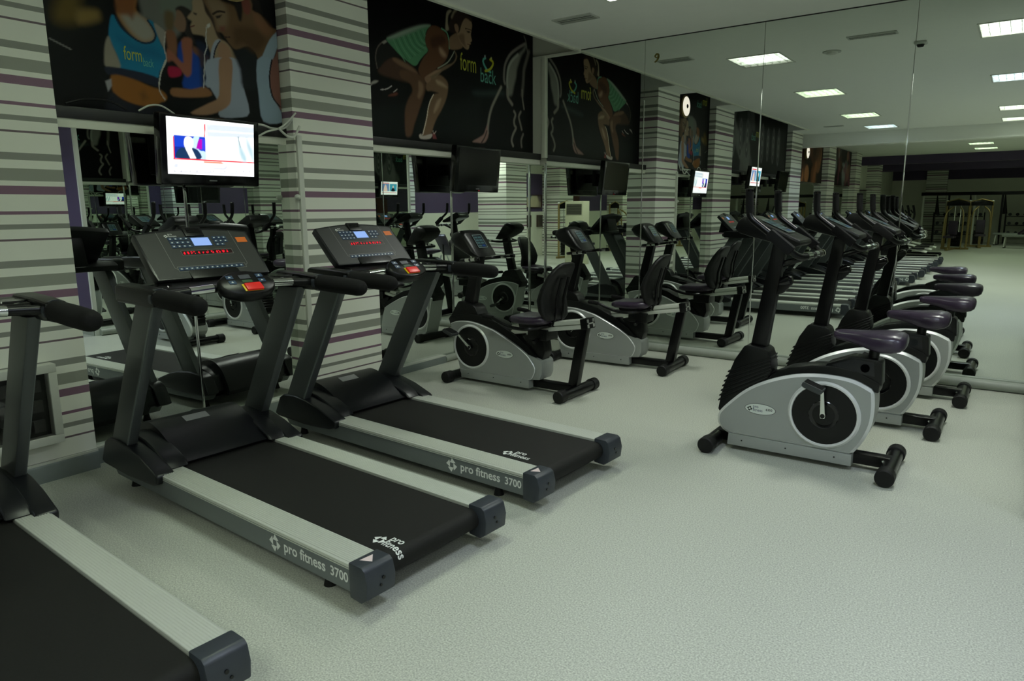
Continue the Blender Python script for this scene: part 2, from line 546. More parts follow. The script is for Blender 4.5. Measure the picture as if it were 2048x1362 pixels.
# ---- ceiling lamps
def make_lamp(name, tint, n_on):
    root = thing(name, '', 'ceiling lamp')
    b = MB()
    x, y, d = LHX, LHY, 0.065
    b.quad((-x, -y, d), (x, -y, d), (x, y, d), (-x, y, d))
    b.quad((-x, -y, 0), (-x, -y, d), (-x, y, d), (-x, y, 0)); b.quad((x, -y, 0), (x, y, 0), (x, y, d), (x, -y, d))
    b.quad((-x, -y, 0), (x, -y, 0), (x, -y, d), (-x, -y, d)); b.quad((-x, y, 0), (-x, y, d), (x, y, d), (x, y, 0))
    b.build('housing', M_WPLAST, root)
    f = MB()
    for (x0, x1, y0, y1) in ((-x, x, -y, -y + 0.02), (-x, x, y - 0.02, y), (-x, -x + 0.02, -y + 0.02, y - 0.02), (x - 0.02, x, -y + 0.02, y - 0.02)):
        f.box(x0, x1, y0, y1, -0.008, 0.004)
    f.build('frame', M_WPLAST, root)
    l = MB()
    for i in range(1, 4):
        py = -y + 2 * y * i / 4
        l.box(-x + 0.02, x - 0.02, py - 0.005, py + 0.005, 0.0, 0.034)
    for j in range(1, 7):
        px = -x + 2 * x * j / 7
        l.box(px - 0.0025, px + 0.0025, -y + 0.02, y - 0.02, 0.002, 0.030)
    l.build('louvre', M_LOUVRE, root)
    for i in range(4):
        if i in n_on:
            py = -y + 2 * y * (i + 0.5) / 4
            q = MB().quad((-x + 0.03, py - 0.024, 0.05), (-x + 0.03, py + 0.024, 0.05), (x - 0.03, py + 0.024, 0.05), (x - 0.03, py - 0.024, 0.05))
            me = bpy.data.meshes.new('tube_light')
            me.from_pydata(q.v, [], q.f)
            obj('tube_light', me, tint, root)
    return root
E_GREEN = emission('lamp_light', (249, 255, 246), LAMP_POWER)
E_DIM = emission('lamp_light_dim', (238, 255, 226), LAMP_POWER * 0.5)
E_COOL = emission('lamp_light_cool', (222, 234, 255), LAMP_POWER)
LAMP_LABELS = ['square louvred ceiling lamp nearest the mirror corner, cut by the top edge', 'louvred ceiling lamp reflected second along the left row in the mirror',
               'louvred ceiling lamp reflected third along the left row in the mirror', 'bluish louvred ceiling lamp reflected just before the grey beam',
               'large louvred ceiling lamp reflected at the upper right corner', 'bluish louvred ceiling lamp reflected at the right edge, second down',
               'louvred ceiling lamp reflected at the right edge, third down', 'louvred ceiling lamp reflected at the right edge, fourth down',
               'louvred ceiling lamp right of the camera near the right wall',
               'louvred ceiling lamp over the freestanding striped column', 'louvred ceiling lamp over the standing air conditioner',
               'bright strip-like ceiling lamp reflected just past the grey beam', 'ceiling lamp reflected past the beam, upper of a close pair', 'ceiling lamp reflected past the beam, lower of a close pair',
               'far ceiling lamp on the right, first past the beam', 'far ceiling lamp on the right, second past the beam', 'far ceiling lamp on the right, third past the beam',
               'small ceiling lamp reflected beyond the purple beam, left one', 'small ceiling lamp reflected beyond the purple beam, right one']
lamp_g = make_lamp('ceiling_lamp', E_GREEN, (0, 1, 2, 3))
lamp_c = make_lamp('ceiling_lamp', E_COOL, (0, 1, 2, 3))
lamp_d = make_lamp('ceiling_lamp', E_DIM, (0, 1, 2, 3))
lamp_h = make_lamp('ceiling_lamp', E_GREEN, (1, 2, 3))
used = set()
for i, (x, y) in enumerate(LAMPS):
    src = lamp_c if i in (3, 5, 8) else lamp_h if i == 0 else lamp_d if i in (1, 2) or i >= 12 else lamp_g
    if src.name not in used:
        used.add(src.name)
        src.location = (x, y, H)
        tag(src, LAMP_LABELS[i], 'ceiling lamp', 'louvred ceiling lamps')
    else:
        dup(src, (x, y, H), 0, LAMP_LABELS[i], 'louvred ceiling lamps')
# ---- vents and detectors
def vent(x, y, lx, ly, label, n=3):
    t = thing('air_vent', label, 'air vent', (x, y, H))
    b = MB()
    for (x0, x1, y0, y1) in ((-lx, lx, -ly, -ly + 0.018), (-lx, lx, ly - 0.018, ly), (-lx, -lx + 0.018, -ly + 0.018, ly - 0.018), (lx - 0.018, lx, -ly + 0.018, ly - 0.018)):
        b.box(x0, x1, y0, y1, -0.012, 0.0)
    b.build('frame', M_VENT, t)
    MB().box(-lx + 0.018, lx - 0.018, -ly + 0.018, ly - 0.018, -0.004, -0.001).build('backing', M_DARKSLOT, t)
    for i in range(n):
        yy = -ly + 0.018 + (2 * ly - 0.036) * (i + 0.5) / n
        MB().box(-lx + 0.018, lx - 0.018, yy - 0.008, yy + 0.008, -0.010, -0.004).build('slat', M_VENT, t)
vent(1.19, -1.2, 0.21, 0.095, 'long grey air vent in the ceiling near the mirror corner')
vent(3.36, -1.25, 0.24, 0.07, 'long grey air vent in the ceiling right of the round detector', 2)
vent(1.18, -10.25, 0.2, 0.07, 'small air vent in the ceiling before the grey beam', 2)
t = thing('smoke_detector', 'round flat white detector disc on the ceiling, reflected in the mirror', 'detector', (2.84, -1.87, H))
MB().tube([(0, 0, 0), (0, 0, -0.012)], 0.1, 24).build('base', M_VENT, t)
MB().tube([(0, 0, -0.012), (0, 0, -0.03)], [0.07, 0.055], 24).build('dome', M_WPLAST, t)
t = thing('ceiling_speaker', 'small boxy sensor on the ceiling by the right mirror joint', 'sensor', (3.74, -1.93, H))
MB().box(-0.06, 0.06, -0.06, 0.06, -0.03, 0).build('base', M_VENT, t, bevel=0.01)
MB().tube([(0, 0, -0.03), (0, 0, -0.055)], [0.04, 0.03], 16).build('dome', M_DARKSLOT, t)
t = thing('ceiling_hook', 'small brass hook on the mirror near the ceiling', 'hook', (1.47, -0.004, 3.16))
MB().tube(spline([(0.012, -0.006, 0.048), (0.0, -0.006, 0.030), (0.018, -0.006, 0.014), (0.040, -0.006, 0.028), (0.036, -0.006, 0.052), (0.016, -0.006, 0.052), (0.040, -0.010, 0.030), (0.030, -0.006, -0.004), (0.0, -0.006, -0.030)], 4), 0.005, 8).build('curl', mat('brass', (120, 110, 50), 0.4, 0.6), t)

# ================================================================== TREADMILLS
def pinwheel(size):
    # four-sided pinwheel mark: four slanted blades around an open square
    b = MB()
    for k in range(4):
        a = math.radians(90 * k)
        q = [(-0.20, 0.19), (0.04, 0.60), (0.42, 0.24), (0.19, 0.19)]
        vs = [(size * (x * math.cos(a) - y * math.sin(a)), size * (x * math.sin(a) + y * math.cos(a)), 0) for x, y in q]
        b.add(vs, [(0, 1, 2, 3)])
    return b

def panel_text(b_origin, ex, ey):
    fm = frame_mat(b_origin, ex, ey)
    t = text_mb('pro fitness', 0.070, 1.00, 0.0014).xf(fm @ Matrix.Translation((0.068, -0.018, 0)))
    n = text_mb('3700', 0.060, 0.98, 0.0012).xf(fm @ Matrix.Translation((0.398, -0.018, 0)))
    return (('side_lettering', t), ('model_number', n), ('maker_mark', pinwheel(0.072).xf(fm)))

DM = frame_mat((0.04, 0, 1.24), (0, 1, 0), (-1, 0, 1))
def dbox(u0, u1, v0, v1, n0, n1):
    return MB().box(u0, u1, v0, v1, n0, n1).xf(DM)
def dline(pts, w=0.0016, n=0.0022):
    b = MB()
    for (a, c) in zip(pts[:-1], pts[1:]):
        d = Vector((c[0] - a[0], c[1] - a[1])).normalized()
        s = Vector((-d.y, d.x)) * w / 2
        b.quad((a[0] - s.x, a[1] - s.y, n), (c[0] - s.x, c[1] - s.y, n), (c[0] + s.x, c[1] + s.y, n), (a[0] + s.x, a[1] + s.y, n))
    return b.xf(DM)

E_LCD = emission('lcd_light', (150, 185, 245), 1.0)
E_LED = emission('led_red', (255, 30, 50), 1.3)
M_ORANGE = mat('orange_sticker', (220, 110, 30), 0.5)
M_LEDWIN = mat('led_window', (40, 6, 10), 0.3)

def belt_text(off, roll):
    # mark on the belt; bends down over the rear roller when it reaches it
    t = text_mb('pro', 0.062, 0.85, 0.001).xf(Matrix.Translation((0.055, 0.030, 0)))
    f = text_mb('fitness', 0.062, 0.85, 0.001).xf(Matrix.Translation((0.055, -0.020, 0)))
    p = pinwheel(0.062).xf(Matrix.Translation((0.022, 0.006, 0)))
    t.add(f.v, f.f); t.add(p.v, p.f)
    out = []
    xe, zc, r = 1.665, 0.137, 0.0515
    for (x, y, z) in t.v:
        X = x + off; Y = y - 0.205
        if X <= xe:
            out.append((X, Y, zc + r))
        else:
            a = (X - xe) / r
            out.append((xe + r * math.sin(a), Y, zc + r * math.cos(a)))
    t.v = out
    return t

def make_treadmill(detail=True):
    root = thing('treadmill', '', 'treadmill')
    for s in (-1, 1):
        # ribbed aluminium foot rail on top, grey side panel below it
        prof = [(s * 0.292, 0.178), (s * 0.292, 0.198)]
        nrib = 11
        for i in range(nrib):
            y0 = 0.292 + 0.13 * i / nrib; y1 = 0.292 + 0.13 * (i + 1) / nrib
            prof += [(s * (y0 + 0.002), 0.2005), (s * (y1 - 0.003), 0.2005), (s * (y1 - 0.0015), 0.1975)]
        prof += [(s * 0.430, 0.194), (s * 0.430, 0.180)]
        MB().prism(prof, -0.30, 1.65, 'x').build('side_rail', M_ALU, root)
        MB().prism([(-0.54, 0.125), (-0.495, 0.072), (1.65, 0.072), (1.65, 0.181), (-0.54, 0.181)], s * 0.33, s * 0.428, 'y').build('side_panel', M_PANEL, root, bevel=0.004)
        MB().prism([(-0.30, 0.172), (1.65, 0.172), (1.65, 0.176), (-0.30, 0.176)], s * 0.425, s * 0.4305, 'y').build('panel_groove', M_ALU, root)
        c = MB().prism([(1.65, 0.055), (1.72, 0.05), (1.755, 0.075), (1.762, 0.14), (1.748, 0.195), (1.73, 0.208), (1.65, 0.208)], s * 0.285, s * 0.437, 'y').build('end_cap', M_CAP, root, bevel=0.007)
        MB().cyl((1.750, s * 0.350, 0.145), (1.764, s * 0.350, 0.145), 0.008, 10).build('screw_hole', M_GLOSS, c)
        MB().cyl((1.750, s * 0.365, 0.118), (1.764, s * 0.365, 0.118), 0.006, 10).build('screw_hole', M_GLOSS, c)
        # moulded pod over the motor side
        pod = [(-0.62, 0.145), (-0.55, 0.275), (-0.50, 0.302), (-0.38, 0.312), (-0.24, 0.300), (-0.10, 0.268), (0.0, 0.232), (0.07, 0.206), (0.085, 0.195), (0.075, 0.152), (0.02, 0.134), (-0.28, 0.118), (-0.58, 0.128)]
        MB().prism(pod, s * 0.36, s * 0.462, 'y').build('motor_pod', M_HOOD, root, bevel=0.014, seg=3)
        pod2 = [(-0.58, 0.14), (-0.53, 0.27), (-0.46, 0.315), (-0.36, 0.332), (-0.24, 0.318), (-0.10, 0.278), (0.0, 0.238), (0.04, 0.202), (-0.2, 0.15)]
        MB().prism(pod2, s * 0.255, s * 0.37, 'y').build('motor_shoulder', M_HOOD, root, bevel=0.016, seg=3)
        # upright
        MB().prism([(-0.50, 0.26), (-0.29, 0.26), (0.225, 1.15), (0.02, 1.15)], s * 0.395, s * 0.446, 'y').build('upright', M_STEEL, root, bevel=0.006)
        MB().prism([(-0.306, 0.26), (-0.292, 0.26), (0.222, 1.15), (0.208, 1.15)], s * 0.398, s * 0.449, 'y').build('upright_seam', M_PANEL, root)
        # hand rail arm and soft grip
        MB().prism([(-0.065, 1.150), (-0.045, 1.140), (0.30, 1.138), (0.36, 1.142), (0.36, 1.222), (0.20, 1.232), (-0.03, 1.236), (-0.06, 1.226)], s * 0.425, s * 0.512, 'y').build('handrail', M_BLACK, root, bevel=0.016, seg=3)
        g = [(0.335 + 0.40 * t, s * 0.468, 1.182 - 0.012 * t) for t in (0, 0.01, 0.03, 0.08, 0.5, 0.86, 0.93, 0.97, 0.992, 1.0)]
        MB().tube(g, [0.036, 0.043, 0.046, 0.048, 0.049, 0.047, 0.043, 0.034, 0.022, 0.006], 18, sy=0.98).build('grip', M_FOAM, root)
        MB().tube([(0.318, s * 0.468, 1.181), (0.345, s * 0.468, 1.181)], 0.0505, 18, sy=0.98).build('grip_collar', M_CAP, root)
        # cross bar half with a bright pulse sensor sleeve
        MB().tube(spline([(0.30, s * 0.10, 1.205), (0.30, s * 0.22, 1.200), (0.295, s * 0.36, 1.192), (0.30, s * 0.46, 1.186)], 4), 0.021, 12).build('cross_bar', M_BLACK, root)
        MB().tube([(0.300, s * 0.175, 1.2025), (0.299, s * 0.30, 1.1965)], 0.0228, 14).build('pulse_sensor', M_CHROME, root)
        # cup dish
        MB().tube([(0.10, s * 0.37, 1.213), (0.10, s * 0.37, 1.222)], [0.075, 0.070], 20).build('cup_dish', M_GLOSS, root)
        for x in (-0.42, 1.42):
            ft = MB().tube([(x, s * 0.36, 0.0), (x, s * 0.36, 0.03), (x, s * 0.36, 0.075)], [0.030, 0.022, 0.016], 12)
            ft.build('foot', M_RUBBER, root)
    hood = [(-0.60, 0.10), (-0.58, 0.24), (-0.52, 0.325), (-0.44, 0.368), (-0.36, 0.372), (-0.26, 0.345), (-0.14, 0.285), (-0.04, 0.225), (-0.01, 0.196), (-0.2, 0.12)]
    MB().prism(spline([(a, c, 0) for a, c in hood], 3, True) and [(p[0], p[1]) for p in spline([(a, c, 0) for a, c in hood], 3, True)], -0.272, 0.272, 'y').build('motor_hood', M_HOOD, root)
    MB().box(-0.075, 0.075, -0.03, 0.03, 0, 0.0015).xf(frame_mat((-0.315, -0.02, 0.3635), (0, 1, 0), (-1, 0, 0.36))).build('rating_label', mat('label_grey', (150, 152, 148), 0.5, noise=0.1, scale=90), root)
    prof = [(-0.25, 0.095), (1.665, 0.0865)] + [(1.665 + 0.0505 * math.cos(a), 0.137 + 0.0505 * math.sin(a)) for a in [math.radians(-90 + 180 * i / 10) for i in range(1, 10)]] + [(1.665, 0.1875), (-0.25, 0.1875)]
    MB().prism(prof, -0.286, 0.286, 'y').build('running_belt', M_BELT, root)
    MB().box(-0.5, 1.55, -0.33, 0.33, 0.070, 0.0865).build('deck_underside', M_BLACK, root)
    for s, o_, ex in ((-1, (1.12, -0.4292, 0.128), (1, 0, 0)), (1, (1.62, 0.4292, 0.128), (-1, 0, 0))):
        for nm, b in panel_text(o_, ex, (0, 0, 1)):
            b.build(nm, M_WHITE, root)
    MB().add([(1.672, -0.398, 0.2088), (1.722, -0.372, 0.2088), (1.676, -0.330, 0.2088)], [(0, 1, 2)]).build('warning_sticker', mat('warning_pink', (225, 205, 205), 0.5), root)
    # tray under the display
    MB().prism([(-0.10, 1.15), (0.20, 1.165), (0.225, 1.19), (0.20, 1.212), (0.05, 1.222), (-0.05, 1.222), (-0.11, 1.19)], -0.44, 0.44, 'y').build('tray', M_BLACK, root, bevel=0.012)
    # display head
    out = [(-0.33, 0.0), (0.33, 0.0), (0.338, 0.08), (0.335, 0.335)] + [(0.335 - 0.67 * i / 12, 0.335 + 0.034 * math.sin(math.pi * i / 12)) for i in range(1, 12)] + [(-0.335, 0.335), (-0.338, 0.08)]
    hd = MB().prism(out, -0.045, 0.0, 'z').xf(DM).build('display_head', M_HOOD, root, bevel=0.006)
    out2 = [(-0.322, 0.008), (0.322, 0.008), (0.326, 0.325)] + [(0.326 - 0.652 * i / 12, 0.325 + 0.030 * math.sin(math.pi * i / 12)) for i in range(1, 12)] + [(-0.326, 0.325)]
    MB().prism(out2, 0.0, 0.0012, 'z').xf(DM).build('display_face', M_PANELD, hd)
    MB().prism([(-0.25, 1.20), (0.02, 1.20), (0.06, 1.24), (-0.10, 1.36), (-0.20, 1.42)], -0.15, 0.15, 'y').build('display_neck', M_BLACK, root, bevel=0.02)
    sp = dbox(-0.055, 0.055, 0.302, 0.372, -0.005, 0.010).build('speaker_block', M_BLACK, hd, bevel=0.004)
    for i in range(4):
        dbox(-0.040, 0.040, 0.325 + 0.009 * i, 0.329 + 0.009 * i, 0.009, 0.0115).build('slat', M_GLOSS, sp)
    dbox(-0.040, 0.080, 0.226, 0.298, 0.0, 0.003).build('screen_bezel', M_KEY, hd)
    dbox(-0.032, 0.072, 0.232, 0.292, 0.003, 0.0036).build('lcd_screen', E_LCD, hd)
    dbox(-0.125, 0.172, 0.166, 0.196, 0.0, 0.002).build('led_window', M_LEDWIN, hd)
    if detail:
        led = MB()
        rnd = random.Random(3)
        u = -0.118
        while u < 0.155:
            w = rnd.choice((0.010, 0.014, 0.018))
            for kx in range(int(w / 0.005)):
                for kz in range(3):
                    if rnd.random() < 0.72:
                        led.box(u + kx * 0.005, u + kx * 0.005 + 0.0042, 0.172 + kz * 0.0065, 0.177 + kz * 0.0065, 0.002, 0.0026)
            u += w + rnd.choice((0.006, 0.012))
        led.xf(DM).build('led_digits', E_LED, hd)
        key = MB().box(-0.0135, 0.0135, -0.0115, 0.0115, 0, 0.003).xf(DM.to_3x3().to_4x4()).mesh('key', 0.001, 1)
        ico = MB().box(-0.0045, 0.0045, -0.0032, 0.0032, 0.003, 0.0036).xf(DM.to_3x3().to_4x4()).mesh('key_icon')
        key.materials.append(M_KEY); ico.materials.append(M_WHITE)
        spots = [(-0.150 + 0.030 * i, 0.288 - 0.028 * j) for j in range(3) for i in range(4)]
        spots += [(0.108 + 0.030 * i, 0.288 - 0.026 * j) for j in range(3) for i in range(3) if not (j == 2 and i == 2)]
        spots += [(-0.178 + 0.0295 * i, 0.066) for i in range(13)]
        for (u, v) in spots:
            k = obj('key', key, None, hd)
            k.location = DM @ Vector((u, v, 0.0012))
            ic = obj('key_icon', ico, None, k)
        for pts in (((-0.21, 0.345), (-0.21, 0.075), (-0.195, 0.066)), ((0.222, 0.345), (0.222, 0.080), (0.208, 0.066)),
                    ((-0.195, 0.050), (0.205, 0.050), (0.205, 0.084), (-0.195, 0.084), (-0.195, 0.050)),
                    ((-0.128, 0.163), (0.175, 0.163), (0.175, 0.199), (-0.128, 0.199), (-0.128, 0.163))):
            dline(pts).build('panel_outline', mat('outline_print', (140, 142, 136), 0.5), hd)
        dbox(0.240, 0.305, 0.246, 0.286, 0.001, 0.002).build('orange_sticker', M_ORANGE, hd)
        lg = text_mb('pro', 0.020, 0.9).xf(Matrix.Translation((0.014, 0.009, 0)))
        l2 = text_mb('fitness', 0.020, 0.9).xf(Matrix.Translation((0.014, -0.007, 0)))
        pw = pinwheel(0.020)
        lg.add(l2.v, l2.f); lg.add(pw.v, pw.f)
        lg.xf(DM @ Matrix.Translation((-0.165, 0.312, 0.0025))).build('head_lettering', M_WHITE, hd)
    # hand control pod on the cross bar
    oval = [(0.115 * math.sin(a) * (1.0 if abs(math.sin(a)) < 0.9 else 1.0), 0.165 * math.cos(a)) for a in [2 * math.pi * i / 24 for i in range(24)]]
    pm = frame_mat((0.325, 0, 1.190), (0, 1, 0), (-0.78, 0, 0.62))
    rings = []
    for zz, sc in ((-0.045, 0.55), (-0.035, 0.80), (-0.012, 0.97), (0.012, 1.0), (0.030, 0.96), (0.037, 0.90)):
        rings.append([tuple(pm @ Vector((0.165 * sc * math.cos(a), 0.105 * sc * math.sin(a) * (1 if math.sin(a) > 0 else 0.85), zz))) for a in [2 * math.pi * i / 28 for i in range(28)]])
    cp = MB().loft(rings).build('control_pod', M_BLACK, root, angle=50)
    def pbox(u0, u1, v0, v1, n0, n1):
        return MB().box(u0, u1, v0, v1, n0, n1).xf(pm)
    pbox(-0.045, 0.062, -0.062, -0.008, 0.036, 0.042).build('stop_surround', M_YEL, cp, bevel=0.003)
    pbox(-0.036, 0.060, -0.064, -0.012, 0.040, 0.054).build('stop_button', M_RED, cp, bevel=0.006)
    pbox(-0.030, 0.034, 0.034, 0.064, 0.036, 0.039).build('pod_screen', mat('pod_screen', (70, 72, 80), 0.3), cp)
    pbox(-0.028, 0.032, 0.004, 0.024, 0.036, 0.039).build('start_key', mat('start_green', (30, 70, 36), 0.5), cp)
    for u in (-0.085, 0.088):
        for v in (0.012, 0.050):
            k = pbox(u - 0.020, u + 0.020, v - 0.013, v + 0.013, 0.036, 0.040).build('speed_key', M_KEY, cp)
            MB().add([tuple(pm @ Vector((u - 0.008, v - 0.004, 0.0406))), tuple(pm @ Vector((u + 0.008, v - 0.004, 0.0406))), tuple(pm @ Vector((u, v + 0.007, 0.0406)))], [(0, 1, 2)]).build('arrow', M_WHITE, k)
    return root

R3 = math.radians(-3)
T1 = make_treadmill()
T1.location = (1.17, -3.915, 0); T1.rotation_euler = (0, 0, R3)
tag(T1, 'grey treadmill nearest the mirror, in front of the striped pillar', 'treadmill', 'treadmills along the left wall')
T2 = dup(T1, (1.15, -5.12, 0), R3, 'middle grey treadmill below the lit television, its belt facing the camera', 'treadmills along the left wall')
T3 = dup(T1, (1.13, -6.53, 0), R3, 'nearest treadmill, cut by the left and bottom edges of the frame', 'treadmills along the left wall')
for t, off in ((T1, 1.335), (T2, 1.545), (T3, 1.40)):
    belt_text(off, True).build('belt_lettering', M_WHITE, t)
M_DARKSIDE = mat('dark_treadmill_side', (46, 52, 60), 0.45, noise=0.05, scale=40)
NTH = ['fourth', 'fifth', 'sixth', 'seventh', 'eighth', 'ninth']
for i, (y, x) in enumerate(((-7.95, 1.25), (-9.30, 1.42), (-10.75, 1.45), (-12.3, 1.45), (-13.7, 1.45), (-15.0, 1.45))):
    t = dup(T1, (x, y, 0), R3, 'treadmill behind the camera, %s from the mirror, seen only in reflection' % NTH[i], 'treadmills along the left wall',
            skip=('key', 'panel_outline', 'head_lettering', 'led_digits', 'orange_sticker', 'belt_lettering', 'screw_hole') + (('side_lettering', 'model_number', 'maker_mark') if i > 1 else ()))
    if i > 1:
        for ch in t.children:
            if ch.name.startswith('side_panel'):
                ch.data = ch.data.copy(); ch.data.materials.clear(); ch.data.materials.append(M_DARKSIDE)
    if i == 2:
        MB().box(1.15, 1.45, 0.429, 0.4305, 0.105, 0.15).build('blue_stripe', mat('stripe_blue', (70, 120, 200), 0.4), t)
        MB().add([(1.48, 0.430, 0.1), (1.63, 0.430, 0.1), (1.63, 0.430, 0.155), (1.53, 0.430, 0.155)], [(0, 1, 2, 3)]).build('pale_stripe', M_WPLAST, t)

# ================================================================== EXERCISE BIKES
def sticker(root, x, z, y, number, flip):
    # oval badge with the maker's mark and the model number, on the side at y (sign of y gives the side)
    s = -1 if y < 0 else 1
    ex = (1, 0, 0) if s < 0 else (-1, 0, 0)
    fm = frame_mat((x, y, z), ex, (0, 0, 1))
    ov = [(0.096 * math.cos(a), 0.034 * math.sin(a)) for a in [2 * math.pi * i / 28 for i in range(28)]]
    b = MB().prism(ov, 0, 0.0012, 'z').xf(fm).build('badge', mat('badge_white', (215, 222, 214), 0.4), root)
    MB().prism([(p[0] * 1.03, p[1] * 1.06) for p in ov], 0, 0.0006, 'z').xf(fm).build('badge_rim', M_BLACK, b)
    t = text_mb('pro', 0.029, 0.85).xf(Matrix.Translation((-0.046, 0.006, 0.0018)))
    f = text_mb('fitness', 0.029, 0.85).xf(Matrix.Translation((-0.046, -0.017, 0.0018)))
    t.add(f.v, f.f)
    t.xf(fm).build('badge_lettering', M_NAVY, b)
    p = pinwheel(0.030).xf(Matrix.Translation((-0.066, -0.002, 0.0018)))
    n = text_mb(number, 0.021, 1.0, 0.0004).xf(Matrix.Translation((0.036, -0.004, 0.0018)))
    p.add(n.v, n.f)
    p.xf(fm).build('badge_number', M_BLACK, b)

def crank_set(root, x, z, ang, hw=0.118):
    for s in (-1, 1):
        a = ang if s < 0 else ang + math.pi
        y = s * hw
        # recessed black disc in a bright ring
        ring = MB()
        N = 40
        rr = [(0.186, 0.0), (0.190, 0.010), (0.200, 0.012), (0.212, 0.0)]
        rings = []
        for r, d in rr:
            rings.append([(x + r * math.cos(2 * math.pi * k / N), y + s * d, z + r * math.sin(2 * math.pi * k / N)) for k in range(N)])
        ring.loft(rings, cap=False).build('disc_ring', M_SILVER2, root)
        dk = MB().tube([(x, y - s * 0.004, z), (x, y + s * 0.003, z)], 0.188, N).build('crank_disc', M_BLACK, root)
        cup = MB()
        rings = [[(x + r * math.cos(2 * math.pi * k / N), y + s * d, z + r * math.sin(2 * math.pi * k / N)) for k in range(N)] for r, d in ((0.088, 0.0032), (0.084, 0.006), (0.072, 0.0045), (0.066, 0.0034))]
        cup.loft(rings, cap=False).build('disc_step', M_GLOSS, dk)
        L = 0.172
        px, pz = x + L * math.cos(a), z + L * math.sin(a)
        dx, dz = -math.sin(a), math.cos(a)
        cr = MB()
        def sec(t, w, yy):
            cx, cz = x + (px - x) * t, z + (pz - z) * t
            return [(cx - dx * w, yy, cz - dz * w), (cx + dx * w, yy, cz + dz * w), (cx + dx * w, yy + s * 0.014, cz + dz * w), (cx - dx * w, yy + s * 0.014, cz - dz * w)]
        cr.loft([sec(-0.10, 0.012, y + s * 0.02), sec(0.0, 0.017, y + s * 0.02), sec(0.12, 0.014, y + s * 0.022), sec(0.9, 0.010, y + s * 0.036), sec(1.08, 0.010, y + s * 0.036)])
        c = cr.build('crank_arm', M_CHROME, root, bevel=0.003)
        MB().cyl((x, y, z), (x, y + s * 0.038, z), 0.014, 16).build('crank_axle', M_BLACK, c)
        ped = MB()
        tilt = Matrix.Rotation(math.radians(20), 4, 'Y')
        pm = Matrix.Translation((px - 0.040, y + s * 0.098, pz + 0.022)) @ tilt
        body = [(-0.062, -0.012), (-0.05, -0.02), (0.05, -0.02), (0.062, -0.010), (0.062, 0.010), (0.05, 0.014), (-0.05, 0.014), (-0.062, 0.008)]
        pd = MB().prism(body, -0.048, 0.048, 'y').xf(pm).build('pedal', mat('pedal_plastic', (46, 50, 50), 0.5), root, bevel=0.004)
        for i in range(5):
            MB().box(-0.055, 0.055, -0.040 + 0.018 * i, -0.034 + 0.018 * i, 0.014, 0.0175).xf(pm).build('tread', M_RUBBER, pd)
        MB().cyl((px, y + s * 0.03, pz), (px, y + s * 0.075, pz), 0.008, 10).build('pedal_axle', M_CHROME, pd)

def stabiliser(root, x, hl=0.275):
    st = MB().tube([(x, -hl, 0.053), (x, hl, 0.053)], 0.045, 24).build('stabiliser', M_PAINTB, root)
    for s in (-1, 1):
        MB().tube([(x, s * (hl - 0.075), 0.053), (x, s * (hl - 0.072), 0.053), (x, s * (hl + 0.004), 0.053), (x, s * (hl + 0.012), 0.053)], [0.049, 0.0535, 0.0535, 0.047], 24).build('end_cap', M_RUBBER, st)

def poly_mirror(prof):
    return [(-x, z) for x, z in prof][::-1]

USHELL = [(-0.516, 0.128), (-0.545, 0.165), (-0.552, 0.205), (-0.538, 0.255), (-0.471, 0.333), (-0.377, 0.422), (-0.268, 0.490), (-0.132, 0.546), (0.001, 0.577), (0.144, 0.584), (0.270, 0.569), (0.378, 0.520), (0.388, 0.420), (0.380, 0.305), (0.338, 0.189), (0.285, 0.106), (-0.473, 0.106)]

def smooth_prof(pts, ranges):
    # refine the curved stretches of an outline, keep its corners
    out = []
    for i0, i1 in ranges:
        seg = [(p[0], p[1], 0) for p in pts[i0:i1 + 1]]
        out += [(p[0], p[1]) for p in (spline(seg, 4) if len(seg) > 2 else seg)][:-1]
    out.append(pts[ranges[-1][1]])
    return out
USHELL = smooth_prof(USHELL, [(0, 11), (11, 15), (15, 16)])

def console_print(name, w, h, step, fm, parent, seed):
    rnd = random.Random(seed)
    sh = [('p', (150, 165, 165), 1, 0.001, 0, [(0.004, 0.004), (w - 0.004, 0.004), (w - 0.004, h - 0.004), (0.004, h - 0.004)]),
          ('p', (18, 26, 34), 1, 0.001, 0, [(0.008, 0.008), (w - 0.008, 0.008), (w - 0.008, h - 0.008), (0.008, h - 0.008)])]
    for i in range(4):
        for j in range(2):
            u = 0.016 + j * (w - 0.03) / 2; v = 0.016 + i * (h - 0.03) / 4
            c = (26, 60, 120) if (i == 0 and j == 1) else (70, 96, 100)
            sh.append(('p', c, 1, 0.002, 0, [(u, v), (u + w * 0.33, v), (u + w * 0.33, v + h * 0.13), (u, v + h * 0.13)]))
    me = paint_grid(name, 0, w, 0, h, step, sh, (14, 15, 16), lambda x, y: tuple(fm @ Vector((x, y, 0.0))))
    return obj(name, me, printed('console_print', 0.3), parent)

